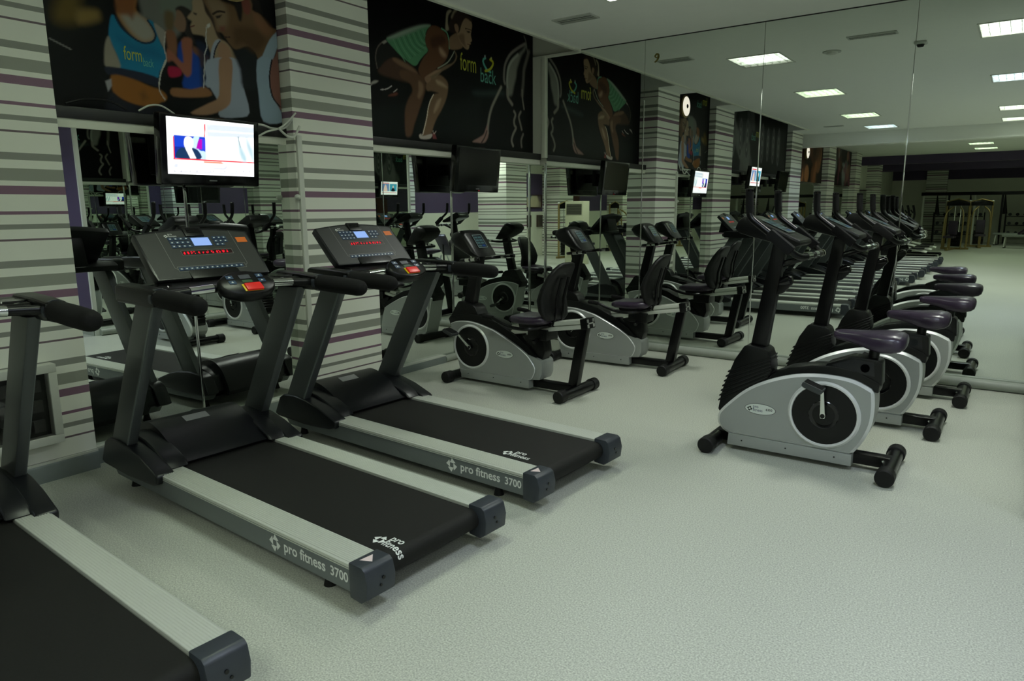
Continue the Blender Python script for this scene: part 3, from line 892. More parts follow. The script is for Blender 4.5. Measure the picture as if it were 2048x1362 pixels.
def make_upright():
    root = thing('upright_bike', '', 'exercise bike')
    MB().prism(USHELL, -0.112, 0.112, 'y').build('shell', M_SILVER, root, bevel=0.026, seg=1, angle=25, rim=M_SILVER2)
    sk = MB().prism([(-0.476, 0.034), (0.287, 0.034), (0.287, 0.105), (-0.470, 0.112)], -0.114, 0.114, 'y').build('skirt', M_SILVER, root, bevel=0.004)
    for s in (-1, 1):
        for x in (-0.38, -0.10, 0.19):
            MB().cyl((x, s * 0.113, 0.075), (x, s * 0.1155, 0.075), 0.005, 8).build('screw', M_GLOSS, sk)
    # black spine over the shell
    sp = [(-0.30, 0.45), (-0.22, 0.545), (-0.118, 0.598), (0.02, 0.630), (0.15, 0.640), (0.28, 0.618), (0.402, 0.565), (0.40, 0.50), (0.1, 0.55), (-0.1, 0.52)]
    MB().prism(sp, -0.078, 0.078, 'y').build('spine', M_BLACK, root, bevel=0.012)
    hs = [(0.075, 0.60), (0.10, 0.650), (0.235, 0.708), (0.30, 0.706), (0.385, 0.700), (0.402, 0.685), (0.412, 0.545), (0.30, 0.59)]
    h = MB().prism(hs, -0.070, 0.070, 'y').build('post_housing', M_BLACK, root, bevel=0.010)
    for s in (-1, 1):
        MB().tube([(0.315, s * 0.070, 0.645), (0.315, s * 0.0725, 0.645)], 0.026, 20).build('emblem', M_CAP, h)
        MB().prism([(0.13, 0.645), (0.235, 0.690), (0.36, 0.685), (0.37, 0.60), (0.22, 0.615)], s * 0.069, s * 0.0725, 'y').build('inset', M_HOOD, h, bevel=0.003)
    MB().tube([(0.343, 0, 0.66), (0.352, 0, 0.775)], 0.030, 16).build('seat_post', M_PAINTB, root)
    # saddle: sections along its length
    rings = []
    for x, w, zt, zb in ((0.118, 0.018, 0.842, 0.822), (0.124, 0.036, 0.850, 0.808), (0.150, 0.046, 0.857, 0.798), (0.215, 0.056, 0.861, 0.787), (0.275, 0.074, 0.862, 0.772), (0.330, 0.108, 0.865, 0.757), (0.390, 0.132, 0.870, 0.748), (0.450, 0.138, 0.872, 0.750), (0.492, 0.126, 0.866, 0.762), (0.513, 0.096, 0.854, 0.778), (0.520, 0.05, 0.836, 0.802)):
        zm = (zt + zb) / 2; hz = (zt - zb) / 2
        ring = []
        for k in range(20):
            a = 2 * math.pi * k / 20
            ca, sa = math.cos(a), math.sin(a)
            ring.append((x, w * math.copysign(abs(ca) ** 0.7, ca), zm + hz * math.copysign(abs(sa) ** 0.5, sa) - 0.010 * (abs(ca) ** 2) * (w / 0.12)))
        rings.append(ring)
    MB().loft(rings).build('saddle', M_SADDLE, root, angle=70)
    # ribbed boot and handle post
    bt = [(-0.53, 0.215), (-0.560, 0.26), (-0.545, 0.36), (-0.525, 0.44), (-0.465, 0.61), (-0.408, 0.705), (-0.385, 0.716), (-0.278, 0.706), (-0.255, 0.69), (-0.235, 0.64), (-0.222, 0.565), (-0.26, 0.47), (-0.40, 0.30)]
    boot = MB().prism(bt, -0.082, 0.082, 'y').build('boot', M_BLACK, root, bevel=0.012)
    for i in range(7):
        t = i / 6
        z0 = 0.30 + 0.27 * t * 0.75; z1 = 0.52 + 0.13 * t
        xa = -0.556 + 0.035 * t + 0.02 * t * t; xb = -0.228
        pr = [(xa - 0.004, z0 - 0.006 + 0.02), (xa - 0.004, z0 + 0.006 + 0.02), (xb + 0.002 - 0.02 * t * 0.3, z1 + 0.006), (xb + 0.002 - 0.02 * t * 0.3, z1 - 0.006)]
        MB().prism(pr, -0.0865, 0.0865, 'y').build('rib', M_BLACK, boot, bevel=0.003, seg=1)
    def sec(x, z, d, w):
        return [(x - d, -w, z), (x + d, -w, z), (x + d, w, z), (x - d, w, z)]
    MB().loft([sec(-0.330, 0.68, 0.049, 0.044), sec(-0.290, 0.98, 0.046, 0.040), sec(-0.232, 1.38, 0.042, 0.036)]).build('handle_post', M_PAINTB, root, bevel=0.006)
    MB().tube([(-0.245, 0, 1.12), (-0.19, 0, 1.135), (-0.165, 0, 1.145), (-0.150, 0, 1.15)], [0.026, 0.034, 0.036, 0.022], 14).build('adjust_knob', M_GLOSS, root)
    MB().prism([(-0.26, 1.04), (-0.20, 1.06), (-0.15, 1.12), (-0.17, 1.165), (-0.25, 1.13)], -0.026, 0.026, 'y').build('knob_bracket', M_BLACK, root, bevel=0.006)
    # console
    cs = MB().prism([(-0.485, 1.468), (-0.465, 1.515), (-0.43, 1.545), (-0.395, 1.540), (-0.085, 1.398), (-0.08, 1.372), (-0.11, 1.358), (-0.22, 1.375), (-0.36, 1.41), (-0.46, 1.44)], -0.150, 0.150, 'y').build('console', M_BLACK, root, bevel=0.014)
    fm = frame_mat((-0.172, -0.085, 1.4405), (0, 1, 0), (-0.31, 0, 0.142))
    console_print('console_face', 0.17, 0.19, 0.0025, Matrix.Translation((0.0012, 0, 0.0026)) @ fm, cs, 5)
    # handlebar: horns, grips and the low bar with bright sleeves
    half = [(-0.353, -0.315, 1.690), (-0.349, -0.317, 1.600), (-0.336, -0.320, 1.538), (-0.275, -0.322, 1.485), (-0.180, -0.322, 1.414), (-0.105, -0.316, 1.352), (-0.075, -0.292, 1.322), (-0.045, -0.240, 1.306), (-0.018, -0.150, 1.311), (-0.008, 0.0, 1.314)]
    path = half + [(x, -y, z) for x, y, z in half[-2::-1]]
    hb = MB().tube(spline(path, 4), 0.0195, 14).build('handlebar', M_PAINTB, root)
    for s in (-1, 1):
        MB().tube([(-0.353, s * 0.315, 1.690), (-0.353, s * 0.315, 1.703), (-0.353, s * 0.315, 1.708)], [0.024, 0.024, 0.016], 14).build('horn_cap', M_GLOSS, hb)
        MB().tube([(-0.353, s * 0.315, 1.69), (-0.3495, s * 0.317, 1.61), (-0.343, s * 0.319, 1.565)], 0.0235, 14).build('horn_grip', M_FOAM, hb)
        d = Vector((-0.105 + 0.235, 0, 1.352 - 1.455)).normalized()
        gm = frame_mat((-0.225, s * 0.322, 1.449), d, (0, 1, 0))
        MB().box(0, 0.175, -0.028, 0.028, -0.030, 0.030).xf(gm).build('elbow_grip', M_FOAM, hb, bevel=0.012)
        MB().tube([(-0.034, s * 0.205, 1.308), (-0.020, s * 0.155, 1.311)], 0.0235, 16).build('pulse_sensor', M_CHROME, hb)
        MB().tube([(-0.014, s * 0.105, 1.3125), (-0.009, s * 0.055, 1.3138)], 0.0235, 16).build('pulse_sensor', M_CHROME, hb)
    MB().tube([(-0.235, 0, 1.235), (-0.02, 0, 1.310)], [0.022, 0.016], 10).build('bar_bracket', M_PAINTB, root)
    crank_set(root, 0.112, 0.333, math.radians(93), 0.113)
    for y in (-0.1135, 0.1135):
        sticker(root, -0.272, 0.307, y, '6350', False)
    stabiliser(root, -0.567); stabiliser(root, 0.492)
    MB().box(-0.567, 0.492, -0.042, 0.042, 0.034, 0.100).build('base_beam', M_PAINTB, root, bevel=0.005)
    MB().cyl((0.455, -0.01, 0.08), (0.455, -0.055, 0.08), 0.008, 8).build('bolt', M_CHROME, root)
    return root

RSHELL = [(-0.682, 0.535), (-0.60, 0.562), (-0.503, 0.572), (-0.420, 0.570), (-0.335, 0.557), (-0.235, 0.533), (-0.141, 0.505), (0.062, 0.412), (0.160, 0.356), (0.222, 0.310), (0.282, 0.235), (0.288, 0.190), (0.262, 0.128), (0.235, 0.105), (-0.575, 0.105), (-0.625, 0.30)]

RSHELL = smooth_prof(RSHELL, [(0, 13), (13, 14), (14, 15)])

def make_recumbent():
    root = thing('recumbent_bike', '', 'exercise bike')
    MB().prism(RSHELL, -0.112, 0.112, 'y').build('shell', M_SILVER, root, bevel=0.026, seg=1, angle=25, rim=M_SILVER2)
    MB().prism([(0.20, 0.10), (0.33, 0.115), (0.352, 0.17), (0.352, 0.275), (0.335, 0.295), (0.2, 0.33)], -0.098, 0.098, 'y').build('tail_cover', M_SILVER, root, bevel=0.016)
    sk = MB().prism([(-0.556, 0.028), (0.226, 0.028), (0.226, 0.106), (-0.572, 0.108)], -0.114, 0.114, 'y').build('skirt', M_SILVER, root, bevel=0.004)
    for s in (-1, 1):
        for x in (-0.47, -0.17, 0.14):
            MB().cyl((x, s * 0.113, 0.075), (x, s * 0.1155, 0.075), 0.005, 8).build('screw', M_GLOSS, sk)
    sp = [(-0.70, 0.50), (-0.73, 0.575), (-0.70, 0.605), (-0.50, 0.640), (-0.38, 0.640), (-0.15, 0.585), (0.05, 0.492), (0.20, 0.40), (0.31, 0.28), (0.25, 0.2), (-0.2, 0.45)]
    MB().prism(sp, -0.085, 0.085, 'y').build('spine', M_BLACK, root, bevel=0.012)
    hp = [(-0.72, 0.58), (-0.61, 0.742), (-0.585, 0.752), (-0.435, 0.725), (-0.40, 0.70), (-0.365, 0.635), (-0.5, 0.60)]
    MB().prism(hp, -0.080, 0.080, 'y').build('post_boot', M_BLACK, root, bevel=0.014)
    def sec(x, z, d, w):
        return [(x - d, -w, z), (x + d, -w, z), (x + d, w, z), (x - d, w, z)]
    MB().loft([sec(-0.520, 0.70, 0.056, 0.040), sec(-0.450, 1.0, 0.052, 0.038), sec(-0.405, 1.20, 0.050, 0.038)]).build('handle_post', M_PAINTB, root, bevel=0.006)
    # console head
    rings = []
    for y, e in ((-0.165, 0.55), (-0.150, 0.8), (-0.125, 0.97), (0, 1.0), (0.125, 0.97), (0.150, 0.8), (0.165, 0.55)):
        prof = [(-0.300, 1.172), (-0.465, 1.392), (-0.520, 1.412), (-0.610, 1.385), (-0.650, 1.330), (-0.60, 1.265), (-0.47, 1.20), (-0.38, 1.165)]
        cx, cz = -0.46, 1.29
        rings.append([(cx + (x - cx) * e, y, cz + (z - cz) * e) for x, z in prof])
    hd = MB().loft(rings).build('console', M_BLACK, root, bevel=0.008)
    fm = frame_mat((-0.3535, -0.068, 1.2468), (0, 1, 0), (-0.165, 0, 0.220))
    console_print('console_face', 0.136, 0.150, 0.0022, Matrix.Translation((0.003, 0, 0.003)) @ fm, hd, 9)
    hb = [(-0.22, -0.265, 1.165), (-0.33, -0.265, 1.155), (-0.42, -0.24, 1.145), (-0.455, -0.12, 1.14), (-0.46, 0, 1.138), (-0.455, 0.12, 1.14), (-0.42, 0.24, 1.145), (-0.33, 0.265, 1.155), (-0.22, 0.265, 1.165)]
    b = MB().tube(spline(hb, 4), 0.0155, 12).build('handlebar', M_PAINTB, root)
    for s in (-1, 1):
        MB().tube([(-0.345, s * 0.265, 1.154), (-0.30, s * 0.265, 1.158)], 0.0195, 12).build('pulse_sensor', M_CHROME, b)
        MB().tube([(-0.28, s * 0.265, 1.160), (-0.235, s * 0.265, 1.164)], 0.0195, 12).build('pulse_sensor', M_CHROME, b)
        MB().tube([(-0.232, s * 0.265, 1.164), (-0.20, s * 0.265, 1.167), (-0.195, s * 0.265, 1.1675)], [0.019, 0.019, 0.010], 12).build('bar_end', M_GLOSS, b)
    # seat rail
    dr = Vector((0.80, 0, 0.125)).normalized()
    rm = frame_mat((0.0, 0, 0.490), dr, (0, 1, 0))
    rl = MB()
    for s in (-1, 1):
        rl.box(0.0, 0.80, s * 0.045 - 0.018, s * 0.045 + 0.018, 0.0, 0.034)
        rl.box(0.0, 0.80, s * 0.045 - 0.018, s * 0.045 + 0.018, 0.044, 0.078)
    rl.box(0.0, 0.80, -0.045, 0.045, 0.030, 0.048)
    rl.xf(rm).build('seat_rail', M_ALU, root, bevel=0.003)
    MB().box(0.735, 0.80, -0.068, 0.068, -0.006, 0.084).xf(rm).build('rail_end', M_BLACK, root, bevel=0.006)
    MB().prism([(0.575, 0.06), (0.665, 0.06), (0.765, 0.605), (0.675, 0.590)], -0.034, 0.034, 'y').build('rear_post', M_PAINTB, root, bevel=0.005)
    MB().prism([(0.24, 0.30), (0.33, 0.28), (0.36, 0.36), (0.34, 0.50), (0.12, 0.49)], -0.06, 0.06, 'y').build('rail_bracket', M_BLACK, root, bevel=0.01)
    # seat carriage, cushion, backrest
    MB().prism([(0.10, 0.555), (0.42, 0.590), (0.44, 0.63), (0.08, 0.61)], -0.075, 0.075, 'y').build('seat_carriage', M_PAINTB, root, bevel=0.006)
    MB().box(0.20, 0.40, -0.095, 0.095, 0.47, 0.565).build('slide_block', M_BLACK, root, bevel=0.01)
    MB().tube([(0.30, -0.095, 0.475), (0.30, -0.14, 0.455)], 0.018, 10).build('lock_knob', M_BLACK, root)
    rings = []
    for x, w, zt, zb in ((0.015, 0.09, 0.650, 0.628), (0.030, 0.130, 0.668, 0.612), (0.080, 0.165, 0.682, 0.604), (0.20, 0.195, 0.682, 0.604), (0.32, 0.205, 0.690, 0.606), (0.40, 0.200, 0.700, 0.618), (0.43, 0.17, 0.690, 0.634)):
        zm = (zt + zb) / 2; hz = (zt - zb) / 2
        rings.append([(x, w * math.copysign(abs(math.cos(a)) ** 0.5, math.cos(a)), zm + hz * math.copysign(abs(math.sin(a)) ** 0.6, math.sin(a))) for a in [2 * math.pi * k / 24 for k in range(24)]])
    MB().loft(rings).build('seat_cushion', M_SADDLE, root, angle=70)
    # backrest: lofted slab that follows the back curve
    rings = []
    for z, xf, th, w in ((0.655, 0.420, 0.040, 0.14), (0.680, 0.395, 0.070, 0.185), (0.74, 0.360, 0.095, 0.205), (0.83, 0.340, 0.105, 0.205), (0.93, 0.375, 0.090, 0.195), (1.03, 0.430, 0.082, 0.180), (1.10, 0.478, 0.075, 0.150), (1.138, 0.510, 0.062, 0.105), (1.150, 0.530, 0.035, 0.06)):
        rings.append([(xf + th / 2 + th / 2 * math.copysign(abs(math.cos(a)) ** 0.7, math.cos(a)), w * math.copysign(abs(math.sin(a)) ** 0.6, math.sin(a)), z) for a in [2 * math.pi * k / 24 for k in range(24)]])
    br = MB().loft(rings).build('backrest', mat('black_vinyl', (9, 9, 10), 0.45, noise=0.2, scale=60, bump=0.3, spec=0.35), root, angle=70)
    for s in (-1, 1):
        MB().tube([(0.44, s * 0.055, 0.60), (0.475, s * 0.055, 0.72), (0.480, s * 0.055, 0.84), (0.530, s * 0.055, 1.02)], 0.013, 8).build('back_strut', M_PAINTB, br)
        MB().tube(spline([(-0.155, s * 0.265, 0.668), (-0.06, s * 0.268, 0.660), (0.06, s * 0.262, 0.615), (0.18, s * 0.255, 0.588), (0.32, s * 0.24, 0.59), (0.40, s * 0.06, 0.60)], 4), 0.015, 10).build('side_handle', M_PAINTB, root)
        MB().tube([(-0.165, s * 0.265, 0.669), (-0.155, s * 0.265, 0.6685), (-0.05, s * 0.268, 0.658)], [0.012, 0.020, 0.020], 12).build('handle_grip', M_FOAM, root)
    crank_set(root, -0.428, 0.335, math.radians(137), 0.113)
    for y in (-0.1135, 0.1135):
        sticker(root, -0.042, 0.309, y, '6950', False)
    stabiliser(root, -0.60, 0.285); stabiliser(root, 0.655, 0.30)
    MB().box(-0.60, 0.655, -0.042, 0.042, 0.030, 0.095).build('base_beam', M_PAINTB, root, bevel=0.005)
    return root

G = 'purple-saddled upright bikes'
U1 = make_upright()
U1.location = (3.85, -2.74, 0); U1.rotation_euler = (0, 0, math.radians(0.5))
tag(U1, 'silver upright exercise bike nearest the camera, all of its side in view', 'exercise bike', G)
dup(U1, (3.99, -1.645, 0), math.radians(0), 'silver upright exercise bike in the middle of the row of three', G)
dup(U1, (4.09, -0.595, 0), math.radians(0), 'silver upright exercise bike standing closest to the mirror', G)
G = 'recumbent bikes in the mirror corner'
R1 = make_recumbent()
R1.location = (1.2, -2.24, 0); R1.rotation_euler = (0, 0, math.radians(-0.7))
tag(R1, 'silver recumbent bike beside the treadmills, its open rail end toward the camera', 'exercise bike', G)
dup(R1, (1.50, -0.89, 0), math.radians(2.0), 'silver recumbent bike standing between its twin and the mirror', G)
POSTER_A = [
  ('p',(17,22,20),0.8,0.08,0,[(-2.685,2.533),(-1.057,2.755),(-1.066,2.385),(-2.701,2.261)]),
  ('p',(70,48,36),1.0,0.02,0,[(-2.563,2.869),(-2.483,2.939),(-2.381,2.998),(-2.265,2.987),(-2.117,2.955),(-2.012,2.894),(-1.935,2.828),(-2.17,2.797),(-2.391,2.807),(-2.545,2.824)]),
  ('p',(92,66,48),1.0,0.015,0,[(-2.27,2.897),(-2.089,2.903),(-1.965,2.869),(-1.928,2.812),(-1.939,2.749),(-1.974,2.672),(-2.026,2.573),(-2.07,2.486),(-2.112,2.409),(-2.156,2.308),(-2.233,2.302),(-2.24,2.449),(-2.228,2.552),(-2.178,2.649),(-2.12,2.726),(-2.155,2.793),(-2.274,2.827)]),
  ('p',(135,108,84),1.0,0.02,0,[(-2.03,2.83),(-1.968,2.807),(-1.971,2.734),(-2.022,2.667),(-2.053,2.684),(-2.034,2.747)]),
  ('p',(120,92,70),1.0,0.015,0,[(-2.374,2.985),(-2.324,2.993),(-2.118,2.945),(-2.043,2.9),(-2.12,2.904),(-2.268,2.932),(-2.361,2.962)]),
  ('p',(120,95,72),1.0,0.012,0,[(-1.92,2.819),(-1.828,2.888),(-1.719,2.93),(-1.627,2.9),(-1.59,2.857),(-1.597,2.78),(-1.634,2.69),(-1.707,2.585),(-1.769,2.515),(-1.822,2.435),(-1.867,2.351),(-1.958,2.317),(-1.998,2.32),(-1.952,2.445),(-1.915,2.553),(-1.879,2.641),(-1.818,2.727),(-1.742,2.752),(-1.841,2.761),(-1.914,2.757)]),
  ('p',(168,146,120),1.0,0.02,0,[(-1.771,2.875),(-1.671,2.862),(-1.604,2.822),(-1.672,2.824),(-1.755,2.84)]),
  ('p',(165,140,115),1.0,0.02,0,[(-1.762,2.675),(-1.702,2.703),(-1.748,2.613),(-1.817,2.553),(-1.806,2.607)]),
  ('l',(215,205,185),1.0,0.004,0.012,[(-1.818,2.727),(-1.87,2.658),(-1.902,2.586),(-1.921,2.511),(-1.953,2.423),(-1.994,2.325)]),
  ('p',(190,180,170),1.0,0.006,0,[(-2.046,2.321),(-2.013,2.334),(-1.99,2.315),(-1.867,2.346),(-1.851,2.331),(-1.894,2.296),(-2.023,2.286)]),
  ('p',(120,60,60),1.0,0.006,0,[(-1.85,2.352),(-1.816,2.366),(-1.785,2.303),(-1.844,2.299)]),
  ('l',(200,190,180),1.0,0.004,0.006,[(-1.841,2.38),(-1.825,2.349),(-1.791,2.378)]),
  ('p',(170,165,158),1.0,0.008,0,[(-2.668,2.702),(-2.66,2.731),(-2.618,2.756),(-2.57,2.758),(-2.605,2.734),(-2.647,2.719)]),
  ('l',(200,195,190),1.0,0.003,0.01,[(-2.546,2.686),(-2.483,2.696),(-2.439,2.714),(-2.402,2.736)]),
  ('l',(200,195,190),1.0,0.003,0.008,[(-2.376,2.685),(-2.331,2.715)]),
  ('p',(110,60,45),1.0,0.012,0,[(-2.45,2.642),(-2.399,2.667),(-2.34,2.685),(-2.326,2.671),(-2.371,2.651)]),
  ('p',(22,20,20),1.0,0.01,0,[(-2.593,2.941),(-2.583,3.004),(-2.531,3.074),(-2.431,3.12),(-2.362,3.079),(-2.279,3.014),(-2.381,2.993),(-2.483,2.939),(-2.564,2.864)]),
  ('l',(95,88,80),1.0,0.006,0.012,[(-2.577,2.867),(-2.593,2.95),(-2.575,3.029),(-2.53,3.083),(-2.473,3.122)]),
  ('p',(150,145,135),1.0,0.006,0,[(-2.509,3.101),(-2.458,3.134),(-2.438,3.118),(-2.482,3.092)]),
  ('p',(84,140,102),1.0,0.006,0,[(-2.451,3.14),(-2.371,3.183),(-2.222,3.254),(-2.069,3.317),(-1.928,3.364),(-1.832,3.377),(-1.882,3.332),(-1.916,3.265),(-1.912,3.19),(-1.882,3.134),(-1.94,3.083),(-2.006,3.022),(-2.047,2.975),(-2.094,2.963),(-2.161,2.983),(-2.264,3.022),(-2.355,3.075)]),
  ('p',(165,170,160),0.75,0.025,0,[(-2.429,3.153),(-2.222,3.254),(-1.991,3.344),(-1.84,3.375),(-1.953,3.334),(-2.148,3.248),(-2.336,3.17)]),
  ('l',(125,175,140),0.8,0.006,0.007,[(-2.358,3.152),(-2.298,3.07),(-2.21,2.981)]),
  ('l',(46,88,60),0.8,0.006,0.007,[(-2.325,3.165),(-2.264,3.083),(-2.173,3.001)]),
  ('l',(125,175,140),0.8,0.006,0.007,[(-2.292,3.178),(-2.23,3.096),(-2.136,3.021)]),
  ('l',(46,88,60),0.8,0.006,0.007,[(-2.259,3.191),(-2.196,3.109),(-2.098,3.041)]),
  ('l',(125,175,140),0.8,0.006,0.007,[(-2.225,3.205),(-2.162,3.122),(-2.061,3.062)]),
  ('l',(46,88,60),0.8,0.006,0.007,[(-2.191,3.218),(-2.127,3.135),(-2.023,3.083)]),
  ('l',(125,175,140),0.8,0.006,0.007,[(-2.157,3.232),(-2.093,3.149),(-1.984,3.104)]),
  ('l',(46,88,60),0.8,0.006,0.007,[(-2.122,3.245),(-2.057,3.162),(-1.945,3.125)]),
  ('l',(125,175,140),0.8,0.006,0.007,[(-2.087,3.259),(-2.022,3.176),(-1.906,3.146)]),
  ('l',(46,88,60),0.8,0.006,0.007,[(-2.052,3.273),(-1.987,3.19),(-1.867,3.167)]),
  ('l',(125,175,140),0.8,0.006,0.007,[(-2.017,3.287),(-1.951,3.203),(-1.827,3.189)]),
  ('l',(46,88,60),0.8,0.006,0.007,[(-1.981,3.301),(-1.914,3.217),(-1.787,3.211)]),
  ('l',(125,175,140),0.8,0.006,0.007,[(-1.946,3.315),(-1.878,3.231),(-1.747,3.233)]),
  ('p',(96,64,44),1.0,0.008,0,[(-1.84,3.365),(-1.75,3.388),(-1.668,3.372),(-1.594,3.329),(-1.562,3.261),(-1.565,3.186),(-1.593,3.118),(-1.655,3.05),(-1.766,2.981),(-1.867,2.915),(-1.95,2.851),(-2.026,2.918),(-2.008,2.981),(-1.941,3.068),(-1.874,3.135),(-1.912,3.19),(-1.908,3.272)]),
  ('p',(165,138,110),1.0,0.03,0,[(-1.708,3.194),(-1.65,3.172),(-1.609,3.131),(-1.653,3.114),(-1.702,3.143)]),
  ('p',(60,38,28),0.7,0.03,0,[(-1.837,3.254),(-1.67,3.315),(-1.605,3.264),(-1.716,3.198),(-1.816,3.17)]),
  ('p',(125,105,82),0.9,0.008,0,[(-1.469,3.197),(-1.457,3.14),(-1.508,3.078),(-1.596,3.043),(-1.725,2.982),(-1.851,2.917),(-1.885,2.886),(-1.795,2.883),(-1.683,2.967),(-1.579,3.019),(-1.472,3.089),(-1.435,3.154)]),
  ('p',(150,122,98),1.0,0.01,0,[(-1.934,2.868),(-1.852,2.9),(-1.743,2.952),(-1.691,2.981),(-1.767,2.97),(-1.851,2.927),(-1.925,2.885)]),
  ('p',(140,110,88),1.0,0.008,0,[(-1.942,2.862),(-1.901,2.894),(-1.844,2.886),(-1.862,2.852),(-1.912,2.825)]),
  ('l',(105,165,130),1.0,0.005,0.016,[(-1.668,3.378),(-1.593,3.355),(-1.561,3.293),(-1.555,3.209)]),
  ('l',(150,160,140),1.0,0.005,0.012,[(-1.477,3.195),(-1.523,3.135),(-1.595,3.065),(-1.741,2.99)]),
  ('p',(130,104,80),1.0,0.008,0,[(-1.552,3.305),(-1.481,3.36),(-1.409,3.383),(-1.368,3.294),(-1.342,3.256),(-1.424,3.22),(-1.521,3.204),(-1.555,3.22)]),
  ('p',(158,132,104),1.0,0.006,0,[(-1.442,3.468),(-1.333,3.542),(-1.224,3.558),(-1.179,3.513),(-1.19,3.445),(-1.201,3.4),(-1.184,3.348),(-1.212,3.327),(-1.203,3.312),(-1.232,3.291),(-1.232,3.274),(-1.261,3.245),(-1.324,3.259),(-1.394,3.311),(-1.427,3.38)]),
  ('p',(110,86,66),0.8,0.02,0,[(-1.41,3.362),(-1.32,3.389),(-1.304,3.316),(-1.287,3.265),(-1.377,3.304)]),
  ('p',(50,40,34),1.0,0.005,0,[(-1.278,3.429),(-1.227,3.436),(-1.2,3.427),(-1.246,3.413)]),
  ('l',(60,44,34),1.0,0.004,0.01,[(-1.291,3.448),(-1.236,3.453),(-1.19,3.451)]),
  ('l',(90,50,42),1.0,0.004,0.008,[(-1.259,3.302),(-1.218,3.301)]),
  ('p',(52,40,32),1.0,0.008,0,[(-1.566,3.397),(-1.537,3.476),(-1.474,3.556),(-1.358,3.606),(-1.241,3.593),(-1.178,3.557),(-1.188,3.533),(-1.279,3.553),(-1.344,3.492),(-1.391,3.397),(-1.445,3.377),(-1.532,3.366)]),
  ('p',(150,120,95),1.0,0.006,0,[(-1.469,3.452),(-1.424,3.466),(-1.399,3.428),(-1.418,3.382),(-1.453,3.397)]),
  ('p',(160,150,125),1.0,0.01,0,[(-1.609,3.378),(-1.601,3.479),(-1.585,3.549),(-1.542,3.579),(-1.508,3.576),(-1.561,3.523),(-1.572,3.448),(-1.557,3.388)]),
  ('p',(150,138,112),1.0,0.015,0,[(-1.518,3.521),(-1.464,3.595),(-1.402,3.613),(-1.465,3.563),(-1.501,3.509)]),
  ('p',(58,80,76),0.6,0.05,0,[(-1.18,2.831),(-0.996,2.859),(-0.733,2.896),(-0.625,2.884),(-0.734,2.854),(-1.082,2.813)]),
  ('l',(130,125,118),1.0,0.026,0.032,[(-0.191,3.488),(-0.337,3.417),(-0.47,3.338),(-0.546,3.264),(-0.593,3.191),(-0.612,3.106),(-0.613,3.029),(-0.596,2.996)]),
  ('p',(135,136,126),0.9,0.03,0,[(-0.171,3.487),(-0.191,3.42),(-0.26,3.356),(-0.319,3.258),(-0.359,3.184),(-0.379,3.087),(-0.428,2.976),(-0.457,2.893),(-0.523,2.88),(-0.55,2.986),(-0.549,3.064),(-0.519,3.192),(-0.453,3.263),(-0.338,3.344),(-0.231,3.419)]),
  ('l',(175,178,165),0.8,0.031,0.032,[(-0.338,3.344),(-0.453,3.263),(-0.524,3.175),(-0.548,3.084),(-0.554,3.001),(-0.537,2.879)]),
  ('l',(120,118,110),1.0,0.022,0.016,[(-0.21,3.569),(-0.171,3.513),(-0.152,3.437),(-0.132,3.388)]),
  ('l',(115,112,104),0.8,0.044,0.048,[(-0.112,3.412),(-0.162,3.309),(-0.213,3.2),(-0.223,3.13),(-0.233,3.043),(-0.254,2.912)]),
  ('l',(150,146,134),1.0,0.031,0.032,[(-0.669,2.946),(-0.771,2.816),(-0.844,2.717),(-0.889,2.626),(-0.918,2.531),(-0.928,2.469),(-0.928,2.429)]),
  ('l',(140,135,125),1.0,0.026,0.04,[(-0.55,2.93),(-0.542,2.853),(-0.458,2.784)]),
  ('l',(140,136,125),1.0,0.022,0.022,[(-0.254,2.967),(-0.245,2.861),(-0.216,2.757)]),
  ('p',(150,120,112),1.0,0.012,0,[(-1.203,2.317),(-1.093,2.365),(-1.007,2.407),(-0.971,2.461),(-0.935,2.52),(-0.928,2.449),(-0.92,2.398),(-0.956,2.345),(-1.009,2.316),(-1.128,2.312)]),
  ('l',(70,55,50),1.0,0.013,0.019,[(-1.043,2.318),(-0.99,2.373),(-0.945,2.448)]),
  ('l',(140,136,126),1.0,0.022,0.032,[(-0.421,2.709),(-0.393,2.674),(-0.422,2.607),(-0.413,2.555),(-0.385,2.525),(-0.443,2.451),(-0.473,2.379),(-0.445,2.322)]),
  ('l',(135,130,120),1.0,0.022,0.029,[(-0.285,2.717),(-0.325,2.659),(-0.296,2.587),(-0.267,2.519)]),
  ('l',(125,120,112),1.0,0.022,0.029,[(-0.238,2.467),(-0.278,2.393),(-0.269,2.322)]),
]
